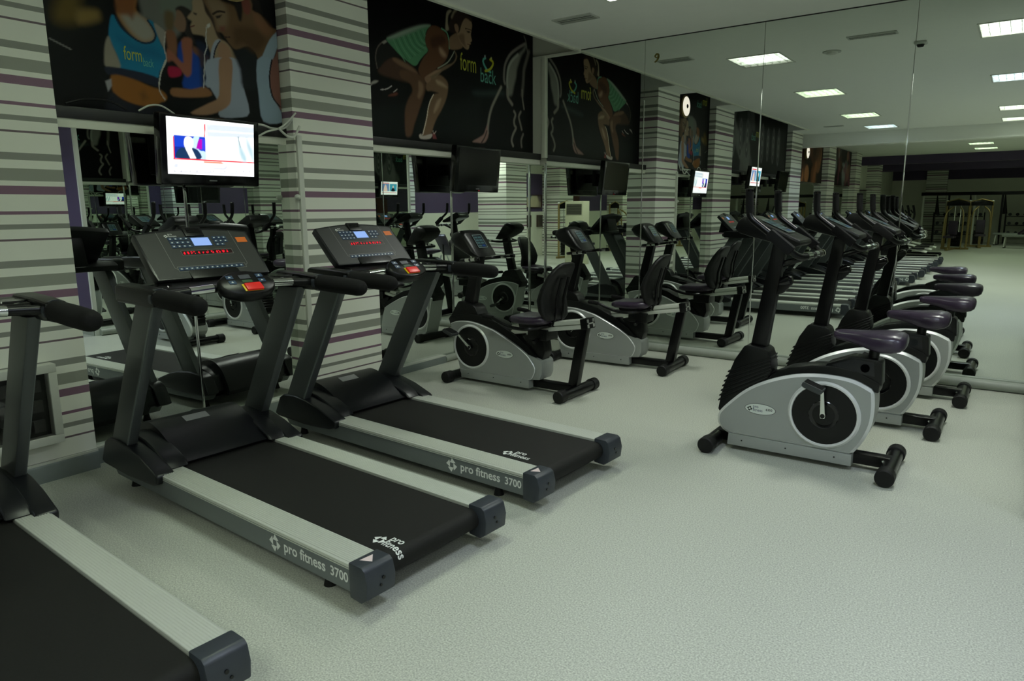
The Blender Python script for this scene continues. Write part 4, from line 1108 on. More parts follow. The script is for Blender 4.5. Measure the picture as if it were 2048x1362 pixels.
POSTER_B = [
  ('p',(120,122,115),1.0,0.02,0,[(-4.8,3.054),(-4.526,3.119),(-4.559,2.78),(-4.659,2.77),(-4.713,2.792),(-4.773,2.828),(-4.812,2.859)]),
  ('p',(120,130,118),1.0,0.03,0,[(-4.675,3.084),(-4.428,3.142),(-4.452,2.891),(-4.686,2.884)]),
  ('p',(120,98,40),0.8,0.05,0,[(-5.337,2.78),(-5.281,2.87),(-5.187,2.891),(-5.194,2.766),(-5.243,2.71),(-5.335,2.706)]),
  ('p',(150,125,66),0.9,0.03,0,[(-5.205,2.793),(-5.099,2.819),(-5.076,2.794),(-5.092,2.754),(-5.206,2.717)]),
  ('l',(150,150,145),1.0,0.004,0.008,[(-5.378,2.602),(-5.267,2.56)]),
  ('p',(170,120,60),1.0,0.012,0,[(-4.961,2.934),(-4.834,2.962),(-4.85,2.882),(-4.822,2.841),(-4.774,2.816),(-4.741,2.731),(-4.762,2.692),(-4.831,2.676),(-4.907,2.724),(-4.967,2.805),(-4.965,2.858)]),
  ('p',(176,172,158),1.0,0.03,0,[(-4.946,2.816),(-4.884,2.837),(-4.822,2.841),(-4.76,2.791),(-4.741,2.731),(-4.779,2.693),(-4.837,2.69),(-4.905,2.744)]),
  ('p',(135,80,45),0.8,0.02,0,[(-4.957,2.935),(-4.846,2.959),(-4.87,2.812),(-4.905,2.828),(-4.972,2.83)]),
  ('p',(28,130,170),1.0,0.006,0,[(-5.01,2.8),(-4.983,2.801),(-4.953,2.746),(-4.898,2.703),(-4.843,2.678),(-4.788,2.679),(-4.748,2.702),(-4.732,2.733),(-4.745,2.774),(-4.774,2.82),(-4.74,2.818),(-4.721,2.751),(-4.702,2.69),(-4.672,2.639),(-4.672,2.59),(-4.704,2.541),(-4.729,2.509),(-4.75,2.465),(-4.85,2.487),(-4.988,2.495),(-4.993,2.556),(-5.021,2.628),(-5.036,2.686)]),
  ('p',(20,95,140),0.7,0.06,0,[(-4.973,2.674),(-4.875,2.645),(-4.749,2.65),(-4.688,2.604),(-4.755,2.593),(-4.918,2.622)]),
  ('l',(20,50,75),1.0,0.004,0.012,[(-4.983,2.801),(-4.953,2.746),(-4.898,2.703),(-4.843,2.678),(-4.788,2.679),(-4.748,2.702),(-4.733,2.741),(-4.752,2.785),(-4.778,2.819)]),
  ('p',(160,152,135),1.0,0.008,0,[(-5.037,2.678),(-5.021,2.628),(-4.993,2.556),(-4.986,2.495),(-5.071,2.49),(-5.077,2.543),(-5.063,2.628)]),
  ('p',(36,40,58),1.0,0.006,0,[(-5.078,2.489),(-4.988,2.495),(-4.85,2.487),(-4.742,2.466),(-4.743,2.409),(-4.856,2.431),(-5.037,2.445),(-5.071,2.448)]),
  ('p',(165,160,150),1.0,0.006,0,[(-4.737,2.811),(-4.691,2.792),(-4.664,2.765),(-4.682,2.67),(-4.715,2.728)]),
  ('p',(150,96,36),1.0,0.01,0,[(-5.046,2.444),(-4.915,2.44),(-4.796,2.405),(-4.742,2.397),(-4.697,2.365),(-4.709,2.326),(-4.817,2.277),(-4.902,2.279),(-4.989,2.302),(-5.043,2.338)]),
  ('p',(90,55,24),0.7,0.03,0,[(-4.871,2.352),(-4.847,2.369),(-4.827,2.335),(-4.86,2.317)]),
  ('p',(28,30,40),1.0,0.01,0,[(-5.057,2.337),(-4.989,2.302),(-4.887,2.277),(-4.778,2.281),(-4.726,2.317),(-4.703,2.229),(-5.087,2.192)]),
  ('p',(165,165,170),1.0,0.006,0,[(-5.086,2.403),(-5.048,2.422),(-5.049,2.38),(-5.075,2.341)]),
  ('l',(205,200,190),1.0,0.003,0.008,[(-4.663,2.769),(-4.682,2.67),(-4.671,2.607),(-4.689,2.559),(-4.72,2.506),(-4.743,2.409)]),
  ('l',(205,200,190),1.0,0.003,0.008,[(-4.679,2.592),(-4.725,2.488),(-4.742,2.397),(-4.708,2.334)]),
  ('p',(110,95,62),1.0,0.02,0,[(-4.654,2.899),(-4.597,2.903),(-4.595,2.831),(-4.622,2.777),(-4.66,2.802)]),
  ('p',(140,95,66),1.0,0.012,0,[(-4.658,2.778),(-4.6,2.781),(-4.59,2.701),(-4.607,2.617),(-4.648,2.61),(-4.658,2.69)]),
  ('p',(45,40,38),1.0,0.008,0,[(-4.576,2.935),(-4.533,2.96),(-4.47,2.945),(-4.463,2.922),(-4.496,2.87),(-4.483,2.811),(-4.448,2.734),(-4.489,2.743),(-4.546,2.824),(-4.517,2.886),(-4.569,2.912)]),
  ('p',(145,115,92),1.0,0.008,0,[(-4.572,2.924),(-4.537,2.919),(-4.51,2.867),(-4.525,2.803),(-4.563,2.792),(-4.584,2.808),(-4.599,2.83),(-4.582,2.873)]),
  ('p',(16,70,165),1.0,0.01,0,[(-4.58,2.703),(-4.532,2.736),(-4.454,2.67),(-4.422,2.604),(-4.418,2.45),(-4.571,2.43),(-4.55,2.543),(-4.591,2.599)]),
  ('p',(160,100,76),1.0,0.01,0,[(-4.554,2.74),(-4.483,2.761),(-4.48,2.695),(-4.495,2.593),(-4.505,2.528),(-4.536,2.503),(-4.566,2.528),(-4.627,2.593),(-4.668,2.583),(-4.66,2.665),(-4.602,2.626),(-4.554,2.596)]),
  ('p',(165,20,60),1.0,0.008,0,[(-4.663,2.551),(-4.586,2.554),(-4.576,2.514),(-4.615,2.492),(-4.664,2.489)]),
  ('p',(120,80,55),1.0,0.012,0,[(-4.478,2.712),(-4.432,2.703),(-4.369,2.663),(-4.372,2.628),(-4.424,2.586),(-4.428,2.645),(-4.473,2.671)]),
  ('p',(30,42,70),0.8,0.02,0,[(-4.446,2.751),(-4.381,2.737),(-4.359,2.664),(-4.388,2.454),(-4.437,2.447),(-4.433,2.644)]),
  ('p',(60,45,36),1.0,0.008,0,[(-4.381,3.046),(-4.322,3.059),(-4.289,2.944),(-4.273,2.85),(-4.229,2.78),(-4.171,2.747),(-4.279,2.78),(-4.339,2.871),(-4.371,2.949)]),
  ('p',(172,150,120),1.0,0.008,0,[(-4.449,3.015),(-4.381,3.038),(-4.36,2.959),(-4.326,2.916),(-4.305,2.869),(-4.277,2.802),(-4.228,2.789),(-4.19,2.761),(-4.144,2.699),(-4.121,2.605),(-4.198,2.558),(-4.28,2.556),(-4.354,2.716),(-4.376,2.789),(-4.433,2.795),(-4.47,2.797),(-4.48,2.844),(-4.467,2.876),(-4.498,2.894),(-4.456,2.948)]),
  ('p',(50,42,38),1.0,0.006,0,[(-4.452,2.936),(-4.424,2.934),(-4.43,2.92),(-4.449,2.925)]),
  ('l',(110,60,52),1.0,0.004,0.008,[(-4.48,2.836),(-4.451,2.85)]),
  ('p',(178,188,205),1.0,0.006,0,[(-4.299,2.781),(-4.258,2.788),(-4.304,2.725),(-4.327,2.64),(-4.322,2.584),(-4.29,2.554),(-4.198,2.554),(-4.121,2.596),(-4.11,2.489),(-4.388,2.454),(-4.386,2.532),(-4.357,2.631),(-4.334,2.72)]),
  ('l',(35,40,55),1.0,0.003,0.01,[(-4.264,2.783),(-4.304,2.725),(-4.327,2.64),(-4.317,2.581),(-4.289,2.559)]),
  ('l',(35,40,55),1.0,0.003,0.01,[(-4.198,2.558),(-4.144,2.575),(-4.121,2.596)]),
  ('p',(178,140,112),1.0,0.008,0,[(-4.281,2.754),(-4.23,2.772),(-4.187,2.735),(-4.185,2.639),(-4.205,2.477),(-4.298,2.465),(-4.287,2.589)]),
  ('p',(180,190,208),1.0,0.006,0,[(-4.374,2.639),(-4.112,2.68),(-4.107,2.518),(-4.066,2.316),(-4.167,2.272),(-4.31,2.263),(-4.313,2.331),(-4.326,2.386),(-4.388,2.496)]),
  ('p',(178,138,108),1.0,0.008,0,[(-4.283,2.653),(-4.18,2.669),(-4.203,2.465),(-4.227,2.356),(-4.335,2.289),(-4.445,2.262),(-4.532,2.269),(-4.393,2.346),(-4.305,2.412)]),
  ('p',(150,105,66),1.0,0.008,0,[(-4.652,2.416),(-4.517,2.425),(-4.409,2.454),(-4.36,2.405),(-4.478,2.376),(-4.649,2.364)]),
  ('l',(215,215,212),1.0,0.003,0.007,[(-4.36,2.859),(-4.373,2.772),(-4.367,2.731),(-4.392,2.672),(-4.398,2.607),(-4.411,2.52),(-4.418,2.45)]),
  ('p',(225,225,220),1.0,0.004,0,[(-4.359,2.872),(-4.333,2.889),(-4.33,2.869),(-4.351,2.852)]),
  ('p',(22,26,30),1.0,0.02,0,[(-4.171,2.747),(-4.074,2.772),(-3.971,2.717),(-3.972,2.507),(-4.104,2.49),(-4.12,2.614)]),
  ('p',(120,92,62),1.0,0.008,0,[(-4.351,3.061),(-3.989,3.141),(-3.981,3.05),(-3.912,3.029),(-3.839,2.958),(-3.755,2.946),(-3.761,2.871),(-3.856,2.754),(-3.945,2.694),(-3.979,2.752),(-4.041,2.786),(-4.139,2.748),(-4.184,2.771),(-4.221,2.816),(-4.248,2.842),(-4.288,2.847),(-4.296,2.922),(-4.33,2.974)]),
  ('p',(150,128,100),0.9,0.03,0,[(-4.346,3.062),(-4.228,3.063),(-4.185,2.987),(-4.209,2.887),(-4.271,2.867),(-4.291,2.923),(-4.324,2.983)]),
  ('p',(88,62,38),0.85,0.04,0,[(-4.142,2.9),(-3.954,2.923),(-3.877,2.846),(-3.968,2.754),(-4.073,2.79),(-4.147,2.777)]),
  ('p',(150,105,75),0.7,0.03,0,[(-3.972,3.03),(-3.892,3.002),(-3.813,2.935),(-3.868,2.889),(-3.952,2.945)]),
  ('p',(32,27,25),1.0,0.012,0,[(-4.236,3.086),(-4.07,3.123),(-4.073,2.97),(-4.1,2.956),(-4.129,3.041),(-4.224,3.055)]),
  ('p',(32,27,25),1.0,0.01,0,[(-4.0,3.139),(-3.929,3.154),(-3.888,3.043),(-3.954,3.043)]),
  ('p',(135,75,62),1.0,0.008,0,[(-4.065,3.115),(-4.002,3.112),(-3.992,3.048),(-4.017,3.008),(-4.052,3.022)]),
  ('p',(40,30,26),1.0,0.006,0,[(-4.284,2.945),(-4.232,2.964),(-4.25,2.94),(-4.275,2.93)]),
  ('l',(50,36,28),1.0,0.006,0.014,[(-4.302,2.954),(-4.261,2.98),(-4.21,2.986)]),
  ('p',(130,50,55),0.8,0.02,0,[(-4.255,2.879),(-4.219,2.886),(-4.227,2.858),(-4.252,2.858)]),
  ('l',(70,45,38),1.0,0.004,0.01,[(-4.226,2.816),(-4.184,2.823)]),
  ('p',(170,190,205),1.0,0.006,0,[(-3.755,2.946),(-3.761,2.862),(-3.81,2.761),(-3.854,2.643),(-3.881,2.518),(-3.978,2.506),(-3.969,2.672),(-3.939,2.704),(-3.847,2.865)]),
  ('p',(170,192,210),1.0,0.006,0,[(-3.968,2.702),(-3.838,2.722),(-3.872,2.565),(-3.85,2.449),(-3.793,2.369),(-3.779,2.274),(-3.949,2.263),(-3.975,2.434)]),
  ('p',(150,105,90),1.0,0.008,0,[(-3.763,2.843),(-3.734,2.839),(-3.758,2.534),(-3.87,2.52),(-3.84,2.668)]),
  ('p',(150,105,92),1.0,0.008,0,[(-3.838,2.722),(-3.731,2.739),(-3.76,2.372),(-3.849,2.458),(-3.865,2.592)]),
  ('l',(20,22,30),1.0,0.003,0.012,[(-3.838,2.722),(-3.87,2.591),(-3.855,2.457),(-3.791,2.387)]),
]

# ================================================================== POSTERS
HEART = [('l', (90, 175, 160), 1, 0.004, 0.024, [(-0.955, 3.210), (-0.990, 3.190), (-0.993, 3.160), (-0.960, 3.118), (-0.914, 3.088), (-0.862, 3.078)]),
         ('l', (178, 178, 40), 1, 0.004, 0.026, [(-0.868, 3.208), (-0.828, 3.196), (-0.817, 3.172), (-0.850, 3.125), (-0.905, 3.092), (-0.958, 3.078)]),
         ('p', (150, 165, 160), 1, 0.004, 0, [(-0.975, 3.225), (-0.962, 3.243), (-0.949, 3.230), (-0.958, 3.215), (-0.970, 3.216)]),
         ('p', (200, 198, 120), 1, 0.004, 0, [(-0.862, 3.222), (-0.851, 3.240), (-0.838, 3.229), (-0.842, 3.214), (-0.858, 3.214)])]
def poster(name, x, y0, y1, z0, z1, step, shapes, bg, label, gain=1.0):
    t = thing(name, label, 'poster', (x, (y0 + y1) / 2, z0))
    cy = (y0 + y1) / 2
    MB().box(-0.012, 0.0, y0 - cy, y1 - cy, 0, z1 - z0).build('backing_board', M_SILL, t)
    me = paint_grid('print', y0, y1, z0, z1, step, shapes, bg, lambda a, b: (0.0015, a - cy, b - z0), gain)
    obj('print', me, printed('poster_print', 0.45), t)
    return t, cy
def poster_text(t, cy, z0, s, size, sx, y, z, m, nm):
    text_mb(s, size, sx).xf(frame_mat((0.003, y - cy, z - z0), (0, 1, 0), (0, 0, 1))).build(nm, m, t)
M_LIME = mat('lime_ink', (172, 176, 44), 0.5)
M_TEAL = mat('teal_ink', (84, 160, 140), 0.5)
ta, ca = poster('poster', -0.085, -2.92, -0.03, 2.25, 3.85, 0.0075, POSTER_A + HEART, (3, 3, 4), 'black poster of a crouching woman in a green tank top with form back lettering')
poster_text(ta, ca, 2.25, 'form', 0.25, 0.56, -1.39, 3.030, M_LIME, 'lettering')
poster_text(ta, ca, 2.25, 'back', 0.215, 0.72, -1.055, 2.955, M_TEAL, 'lettering')
tb, cb = poster('poster', 0.082, -5.43, -3.78, 2.225, 3.85, 0.0062, POSTER_B, (5, 6, 7), 'poster of people on treadmills with a woman in a blue sports top', 0.68)
poster_text(tb, cb, 2.225, 'form', 0.12, 0.5, -4.955, 2.553, M_LIME, 'lettering')
poster_text(tb, cb, 2.225, 'back', 0.075, 0.5, -4.835, 2.53, M_TEAL, 'lettering')
poster_text(tb, cb, 2.225, 'form', 0.20, 0.56, -5.28, 3.36, M_LIME, 'lettering')
poster_text(tb, cb, 2.225, 'back', 0.17, 0.72, -5.02, 3.30, M_TEAL, 'lettering')
def blobs(y0, y1, z0, z1, cols, n, seed):
    r = random.Random(seed); out = []
    for _ in range(n):
        cy, cz = r.uniform(y0, y1), r.uniform(z0, z1)
        a, b, th = r.uniform(0.06, 0.35), r.uniform(0.1, 0.5), r.uniform(0, 3)
        pts = [(cy + a * math.cos(t) * math.cos(th) - b * math.sin(t) * math.sin(th), cz + a * math.cos(t) * math.sin(th) + b * math.sin(t) * math.cos(th)) for t in [2 * math.pi * k / 8 for k in range(8)]]
        out.append(('p', r.choice(cols), r.uniform(0.5, 0.9), r.uniform(0.02, 0.08), 0, pts))
    return out
def plates(y0, n):
    out = []
    for i in range(n):
        c = y0 + i * 0.42; r = 0.42 - 0.03 * (i % 3)
        for k, col in ((1, (110, 112, 110)), (0.86, (58, 60, 60)), (0.55, (135, 138, 132)), (0.42, (46, 47, 47)), (0.15, (160, 162, 158))):
            out.append(('p', col, 0.9, 0.02, 0, [(c + 0.3 * r * k * math.cos(a), 2.95 + r * k * math.sin(a)) for a in [2 * math.pi * j / 14 for j in range(14)]]))
    return out
tc_, cc_ = poster('poster', 0.09, -10.6, -6.45, 2.33, 3.85, 0.03, plates(-9.9, 4) + blobs(-8.0, -6.6, 2.5, 3.5, [(80, 82, 80), (50, 52, 52), (110, 112, 108)], 14, 2) + plates(-7.6, 3), (14, 15, 15), 'dark grey poster of stacked weight plates, seen only in the mirror')
poster_text(tc_, cc_, 2.33, 'form', 0.25, 0.56, -8.45, 3.05, M_LIME, 'lettering')
poster_text(tc_, cc_, 2.33, 'back', 0.215, 0.72, -8.15, 2.97, M_TEAL, 'lettering')
poster('poster', 0.04, -14.65, -11.7, 2.25, 3.35, 0.03, blobs(-14.4, -11.9, 2.3, 3.3, [(150, 96, 60), (110, 64, 40), (190, 130, 84), (60, 36, 26)], 26, 4), (24, 16, 12), 'orange-brown poster of bare arms past the grey beam, seen in the mirror')
poster('poster', 0.04, -18.75, -15.65, 2.25, 3.35, 0.03, blobs(-18.5, -15.9, 2.3, 3.3, [(150, 110, 90), (120, 60, 80), (150, 160, 160), (50, 40, 40)], 24, 5), (26, 24, 24), 'faded poster of people training, far along the left wall in the mirror')

# ================================================================== TELEVISIONS
def uv(x, y):
    # zoomed screen pixel -> screen metres
    u = (x - 170) / 1510 * 0.64
    top = 120 + (x - 165) / 1525 * 135; bot = 1110 + (x - 175) / 1495 * 40
    return (u, (bot - y) / (bot - top) * 0.36)
def SP(c, pts, soft=0.003, a=1.0):
    return ('p', c, a, soft, 0, [uv(*p) for p in pts])
def SL(c, pts, w=0.004, a=1.0):
    return ('l', c, a, 0.002, w, [uv(*p) for p in pts])
NEWS = [SP((205, 212, 226), [(830, 250), (1690, 300), (1690, 480), (840, 460)]), SP((240, 242, 248), [(860, 350), (1690, 395), (1690, 415), (860, 380)]),
        SP((24, 60, 190), [(280, 440), (800, 470), (800, 850), (280, 840)]), SP((20, 40, 140), [(290, 640), (430, 640), (420, 840), (290, 830)]),
        SP((190, 215, 245), [(620, 460), (700, 470), (660, 600), (700, 700), (790, 720), (790, 850), (600, 850), (560, 600)]),
        SP((170, 10, 170), [(690, 510), (750, 510), (740, 680), (640, 670)]), SP((60, 60, 220), [(745, 510), (800, 515), (800, 690), (745, 680)]),
        SP((22, 48, 84), [(340, 700), (450, 650), (600, 660), (690, 720), (710, 850), (330, 840)]), SP((250, 250, 252), [(460, 660), (560, 660), (640, 840), (540, 840)]),
        SP((255, 252, 250), [(445, 540), (470, 475), (530, 465), (590, 510), (595, 610), (560, 680), (500, 690), (450, 630)]),
        SL((225, 30, 50), [(275, 470), (280, 850)], 0.007), SL((225, 30, 50), [(800, 255), (790, 460)], 0.007), SL((225, 30, 50), [(270, 850), (1690, 905)], 0.008),
        SP((245, 130, 105), [(760, 885), (1070, 895), (1120, 930), (770, 915)]), SP((205, 205, 225), [(920, 1000), (1110, 1000), (1165, 960), (1160, 1010), (1110, 1030), (930, 1020)]),
        SP((205, 208, 225), [(270, 950), (330, 930), (330, 1000), (270, 1000)]),
        SP((150, 185, 200), [(1380, 470), (1430, 600), (1530, 780), (1540, 880), (1470, 880), (1400, 740)], 0.02, 0.85), SP((160, 190, 205), [(1540, 480), (1620, 600), (1670, 700), (1670, 890), (1600, 780), (1540, 640)], 0.02, 0.85),
        SL((70, 90, 100), [(1390, 460), (1405, 560), (1430, 640)], 0.005, 0.7), SL((190, 190, 205), [(270, 1070), (1670, 1110)], 0.003)]
for _x in (275, 385, 530, 645, 880, 925, 1130, 1350, 1475, 1600):
    NEWS.append(SP((150, 150, 170), [(_x - 8, 1045), (_x + 8, 1046), (_x + 8, 1075), (_x - 8, 1074)], 0.002, 0.8))
SHOW = [('p', (70, 160, 190), 1, 0.004, 0, [(0.03, 0.10), (0.31, 0.10), (0.31, 0.30), (0.03, 0.30)]), ('p', (110, 140, 190), 1, 0.004, 0, [(0.33, 0.10), (0.61, 0.10), (0.61, 0.30), (0.33, 0.30)]),
        ('p', (20, 30, 40), 1, 0.006, 0, [(0.10, 0.10), (0.24, 0.10), (0.22, 0.17), (0.17, 0.20), (0.12, 0.17)]), ('p', (235, 200, 190), 1, 0.006, 0, [(0.155, 0.19), (0.19, 0.19), (0.195, 0.24), (0.17, 0.26), (0.15, 0.24)]),
        ('p', (240, 205, 195), 1, 0.006, 0, [(0.40, 0.10), (0.54, 0.10), (0.53, 0.18), (0.50, 0.26), (0.46, 0.28), (0.42, 0.20)]), ('p', (225, 60, 80), 1, 0.003, 0, [(0.33, 0.31), (0.61, 0.31), (0.61, 0.33), (0.33, 0.33)]), ('l', (215, 70, 80), 1, 0.003, 0.012, [(0.05, 0.06), (0.6, 0.06)])]
M_SCREENOFF = mat('dead_screen', (3, 3, 4), 0.12, spec=0.3)
def television(x, y, z, tilt, yaw, shapes, label, nm):
    t = thing('television', label, 'television', (x, y, z), yaw)
    rm = Matrix.Rotation(math.radians(tilt), 4, 'Y')
    b = MB().prism([(-0.365, -0.235), (0.365, -0.235), (0.365, 0.215), (-0.365, 0.215)], -0.06, 0.012, 'x').xf(rm).build('casing', M_GLOSS, t, bevel=0.012)
    MB().prism([(-0.27, -0.17), (0.27, -0.17), (0.25, 0.15), (-0.25, 0.15)], -0.10, -0.058, 'x').xf(rm).build('rear_shell', M_BLACK, t, bevel=0.01)
    if shapes:
        me = paint_grid('screen', 0, 0.64, 0, 0.36, 0.004, shapes, (252, 252, 255), lambda a, c: tuple(rm @ Vector((0.0135, a - 0.32, c - 0.165))))
        obj('screen', me, printed('lit_screen', 0.3, emit=1.15), t)
    else:
        MB().box(0.010, 0.0135, -0.32, 0.32, -0.165, 0.195).xf(rm).build('screen', M_SCREENOFF, t)
    MB().box(0.0125, 0.0140, -0.028, 0.028, -0.205, -0.198).xf(rm).build('maker_mark', mat('mark_grey', (120, 122, 125), 0.4), t)
    MB().box(0.0125, 0.0145, 0.02, 0.03, -0.222, -0.216).xf(rm).build('power_light', emission('standby_red', (220, 30, 40), 0.8) if not shapes else M_GLOSS, t)
    MB().box(-0.26, -0.095, -0.05, 0.05, -0.06, 0.06).build('mount_arm', M_PAINTB, t, bevel=0.006)
    MB().box(-0.28, -0.255, -0.11, 0.11, -0.11, 0.11).build('mount_plate', M_PAINTB, t, bevel=0.004)
    return t
television(0.30, -4.535, 2.005, 6, 0, NEWS, 'lit flat television showing a news bulletin above the middle treadmill', 'b')
television(0.24, -1.53, 2.005, 6, 0, None, 'switched-off black television under the crouching runner poster', 'a')
television(0.40, -7.25, 2.18, 6, 0, SHOW, 'lit television with a split picture, seen only in the mirrors', 'c')
television(0.40, -9.3, 2.16, 6, 0, None, 'dark television past the weight plate poster, seen only in the mirror', 'd')

# ================================================================== FITTINGS ON THE LEFT WALL
def cable(pts, r, m, label, nm='cable', sub=6):
    return tag(MB().tube(spline(pts, sub), r, 8).build(nm, m), label, 'cable')
cable([(0.24, -4.22, 2.215), (0.20, -4.05, 2.222), (0.19, -3.95, 2.205), (0.21, -3.86, 2.215), (0.215, -3.785, 2.29)], 0.008, M_WPLAST, 'white cable running from the lit television up to the middle pillar')
cable([(0.265, -4.15, 2.12), (0.255, -4.05, 2.17), (0.25, -3.95, 2.198), (0.245, -3.86, 2.25), (0.245, -3.775, 2.33)], 0.007, M_WPLAST, 'white cable rising straight from behind the lit television to the pillar')
cable([(0.285, -3.97, 2.20), (0.285, -3.90, 2.15), (0.28, -3.83, 2.15), (0.275, -3.77, 2.23)], 0.009, M_WPLAST, 'white cable sagging in a loop beside the middle pillar')
cable([(0.15, -4.93, 2.235), (0.16, -4.86, 2.275), (0.16, -4.78, 2.28), (0.17, -4.70, 2.235)], 0.006, M_WPLAST, 'short white cable arched on the sill over the lit television')
cable([(0.14, -5.36, 2.235), (0.14, -5.25, 2.27), (0.14, -5.10, 2.275), (0.14, -5.0, 2.235)], 0.007, M_BLACK, 'black cable arched on the sill at the left of the people poster')
tr = thing('cable_trunking', 'slim white cable trunking down the edge of the middle pillar', 'trunking', (0.2, -3.735, 0.0))
MB().box(0.0, 0.022, -0.022, 0.022, 0.09, 2.17).build('cover', M_WPLAST, tr, bevel=0.003)
MB().box(0.0, 0.012, 0.024, 0.030, 0.09, 2.165).build('side_strip', M_TRIM, tr)
MB().tube([(0.0, -0.026, 1.70), (0.02, -0.05, 1.70), (0.03, -0.055, 1.69)], [0.02, 0.024, 0.012], 14).build('bulb_holder', M_WPLAST, tr)
cable([(0.66, -4.62, 0.012), (0.55, -4.50, 0.02), (0.50, -4.38, 0.05), (0.56, -4.30, 0.03), (0.64, -4.36, 0.012), (0.60, -4.46, 0.03), (0.48, -4.52, 0.012), (0.30, -4.50, 0.012), (0.18, -4.44, 0.012)], 0.011, M_CABLEG, 'grey power cable coiled on the floor at the front of the middle treadmill')
# framed glass box low on the left pillar
bx = thing('glass_wall_box', 'white framed glass box low on the left pillar behind the nearest treadmill', 'wall box', (0.2, -5.91, 0.24))
for (y0, y1, z0, z1) in ((-0.27, 0.27, 0.0, 0.05), (-0.27, 0.27, 0.43, 0.48), (-0.27, -0.225, 0.05, 0.43), (0.225, 0.27, 0.05, 0.43)):
    MB().box(0.0, 0.075, y0, y1, z0, z1).build('frame_bar', M_WPLAST, bx, bevel=0.004)
MB().box(0.0, 0.012, -0.225, 0.225, 0.05, 0.43).build('back_plate', mat('fuse_board', (60, 62, 56), 0.6, noise=0.5, scale=22), bx)
gl = bpy.data.materials.new('clear_glass'); gl.use_nodes = True
_p = gl.node_tree.nodes['Principled BSDF']; _p.inputs['Transmission Weight'].default_value = 1.0; _p.inputs['Roughness'].default_value = 0.0; _p.inputs['IOR'].default_value = 1.45
MB().box(0.058, 0.062, -0.225, 0.225, 0.05, 0.43).build('glass_pane', gl, bx)
for i in range(3):
    for j in range(5):
        MB().box(0.012, 0.04, -0.19 + 0.08 * j, -0.13 + 0.08 * j, 0.08 + 0.12 * i, 0.15 + 0.12 * i).build('breaker', mat('breaker_grey', (92, 94, 88), 0.5, noise=0.2, scale=30), bx)
# round wall lamp
wl = thing('wall_lamp', 'round white wall lamp with a gold rim, reflected beside the pillar', 'wall lamp', (0.09, -4.18, 3.24))
MB().tube([(0, 0, 0), (0.05, 0, 0), (0.06, 0, 0)], [0.17, 0.185, 0.17], 32).build('rim', M_GOLD, wl)
MB().tube([(0.06, 0, 0), (0.075, 0, 0)], [0.155, 0.10], 32).build('diffuser', emission('wall_lamp_glow', (255, 244, 228), 1.1), wl)
MB().tube([(0.075, 0, 0), (0.085, 0, 0)], [0.035, 0.025], 16).build('centre_cap', M_PAINTB, wl)
wl2 = dup(wl, (0.06, -12.6, 3.0), 0, 'round wall lamp with a gold rim over the orange-brown poster')

# ================================================================== RIGHT SIDE AND FAR END OF THE ROOM (seen in the mirrors)
ac = thing('air_conditioner', 'tall cream floor-standing air conditioner, seen in the mirror corner', 'air conditioner', (5.58, -10.6, 0))
M_CREAM = mat('cream_casing', (206, 206, 176), 0.5, noise=0.03, scale=10)
MB().box(-0.30, 0.30, -0.19, 0.17, 0.0, 1.80).build('casing', M_CREAM, ac, bevel=0.012)
MB().box(-0.25, 0.25, 0.165, 0.176, 1.42, 1.72).build('outlet', M_DARKSLOT, ac)
for i in range(9):
    MB().box(-0.25, 0.25, 0.172, 0.190, 1.43 + 0.032 * i, 1.442 + 0.032 * i).build('louvre_blade', mat('blade_grey', (120, 120, 104), 0.5), ac)
MB().box(0.07, 0.16, 0.168, 0.178, 1.14, 1.20).build('display', M_GLOSS, ac)
MB().box(-0.24, 0.24, 0.168, 0.174, 0.18, 0.78).build('intake_panel', mat('intake_cream', (188, 186, 156), 0.6), ac)
def picture(y, z, w, h, shapes_c, label):
    p = thing('framed_picture', label, 'picture', (XR - 0.006, y, z))
    f = 0.03
    for (a, b, c, d) in ((-w, w, 0, f), (-w, w, h - f, h), (-w, -w + f, f, h - f), (w - f, w, f, h - f)):
        MB().box(-0.03, 0.0, a, b, c, d).build('frame_bar', mat('picture_frame', (60, 36, 30), 0.4), p)
    me = paint_grid('print', -w + f, w - f, f, h - f, 0.02, blobs(-w, w, 0, h * 0.6, shapes_c[1:], 9, int(-y * 10)), shapes_c[0], lambda a, b: (-0.008, a, b))
    obj('print', me, printed('poster_print', 0.45), p)
picture(-12.85, 1.62, 0.48, 0.44, [(60, 96, 160), (200, 190, 160), (150, 140, 120), (110, 90, 70)], 'wide blue framed picture on the purple band, seen in the mirror corner')
picture(-12.45, 0.98, 0.22, 0.40, [(150, 146, 128), (90, 80, 70), (70, 66, 60)], 'small brown framed picture on the left of a pair, below the blue one')
picture(-13.25, 0.98, 0.22, 0.40, [(150, 146, 128), (90, 80, 70), (70, 66, 60)], 'small brown framed picture on the right of a pair, below the blue one')
rb = thing('red_board', 'plain red wall board on the far right wall, seen in the mirror', 'board', (XR - 0.01, -19.9, 1.2))
MB().box(-0.03, 0, -0.8, 0.8, 0, 0.72).build('panel', mat('red_paint', (170, 30, 30), 0.5, noise=0.05, scale=6), rb, bevel=0.005)
MB().box(-0.04, 0, -0.82, 0.82, 0.72, 0.75).build('top_bar', M_PAINTB, rb)
d = struct(MB().box(XR - 0.03, XR + 0.02, -15.9, -15.0, 0, 2.1).build('door_1', mat('brown_door', (70, 34, 28), 0.5, noise=0.1, scale=8)))
MB().box(XR - 0.06, XR - 0.03, -15.12, -15.06, 0.98, 1.08).build('door_handle', M_CHROME, d)

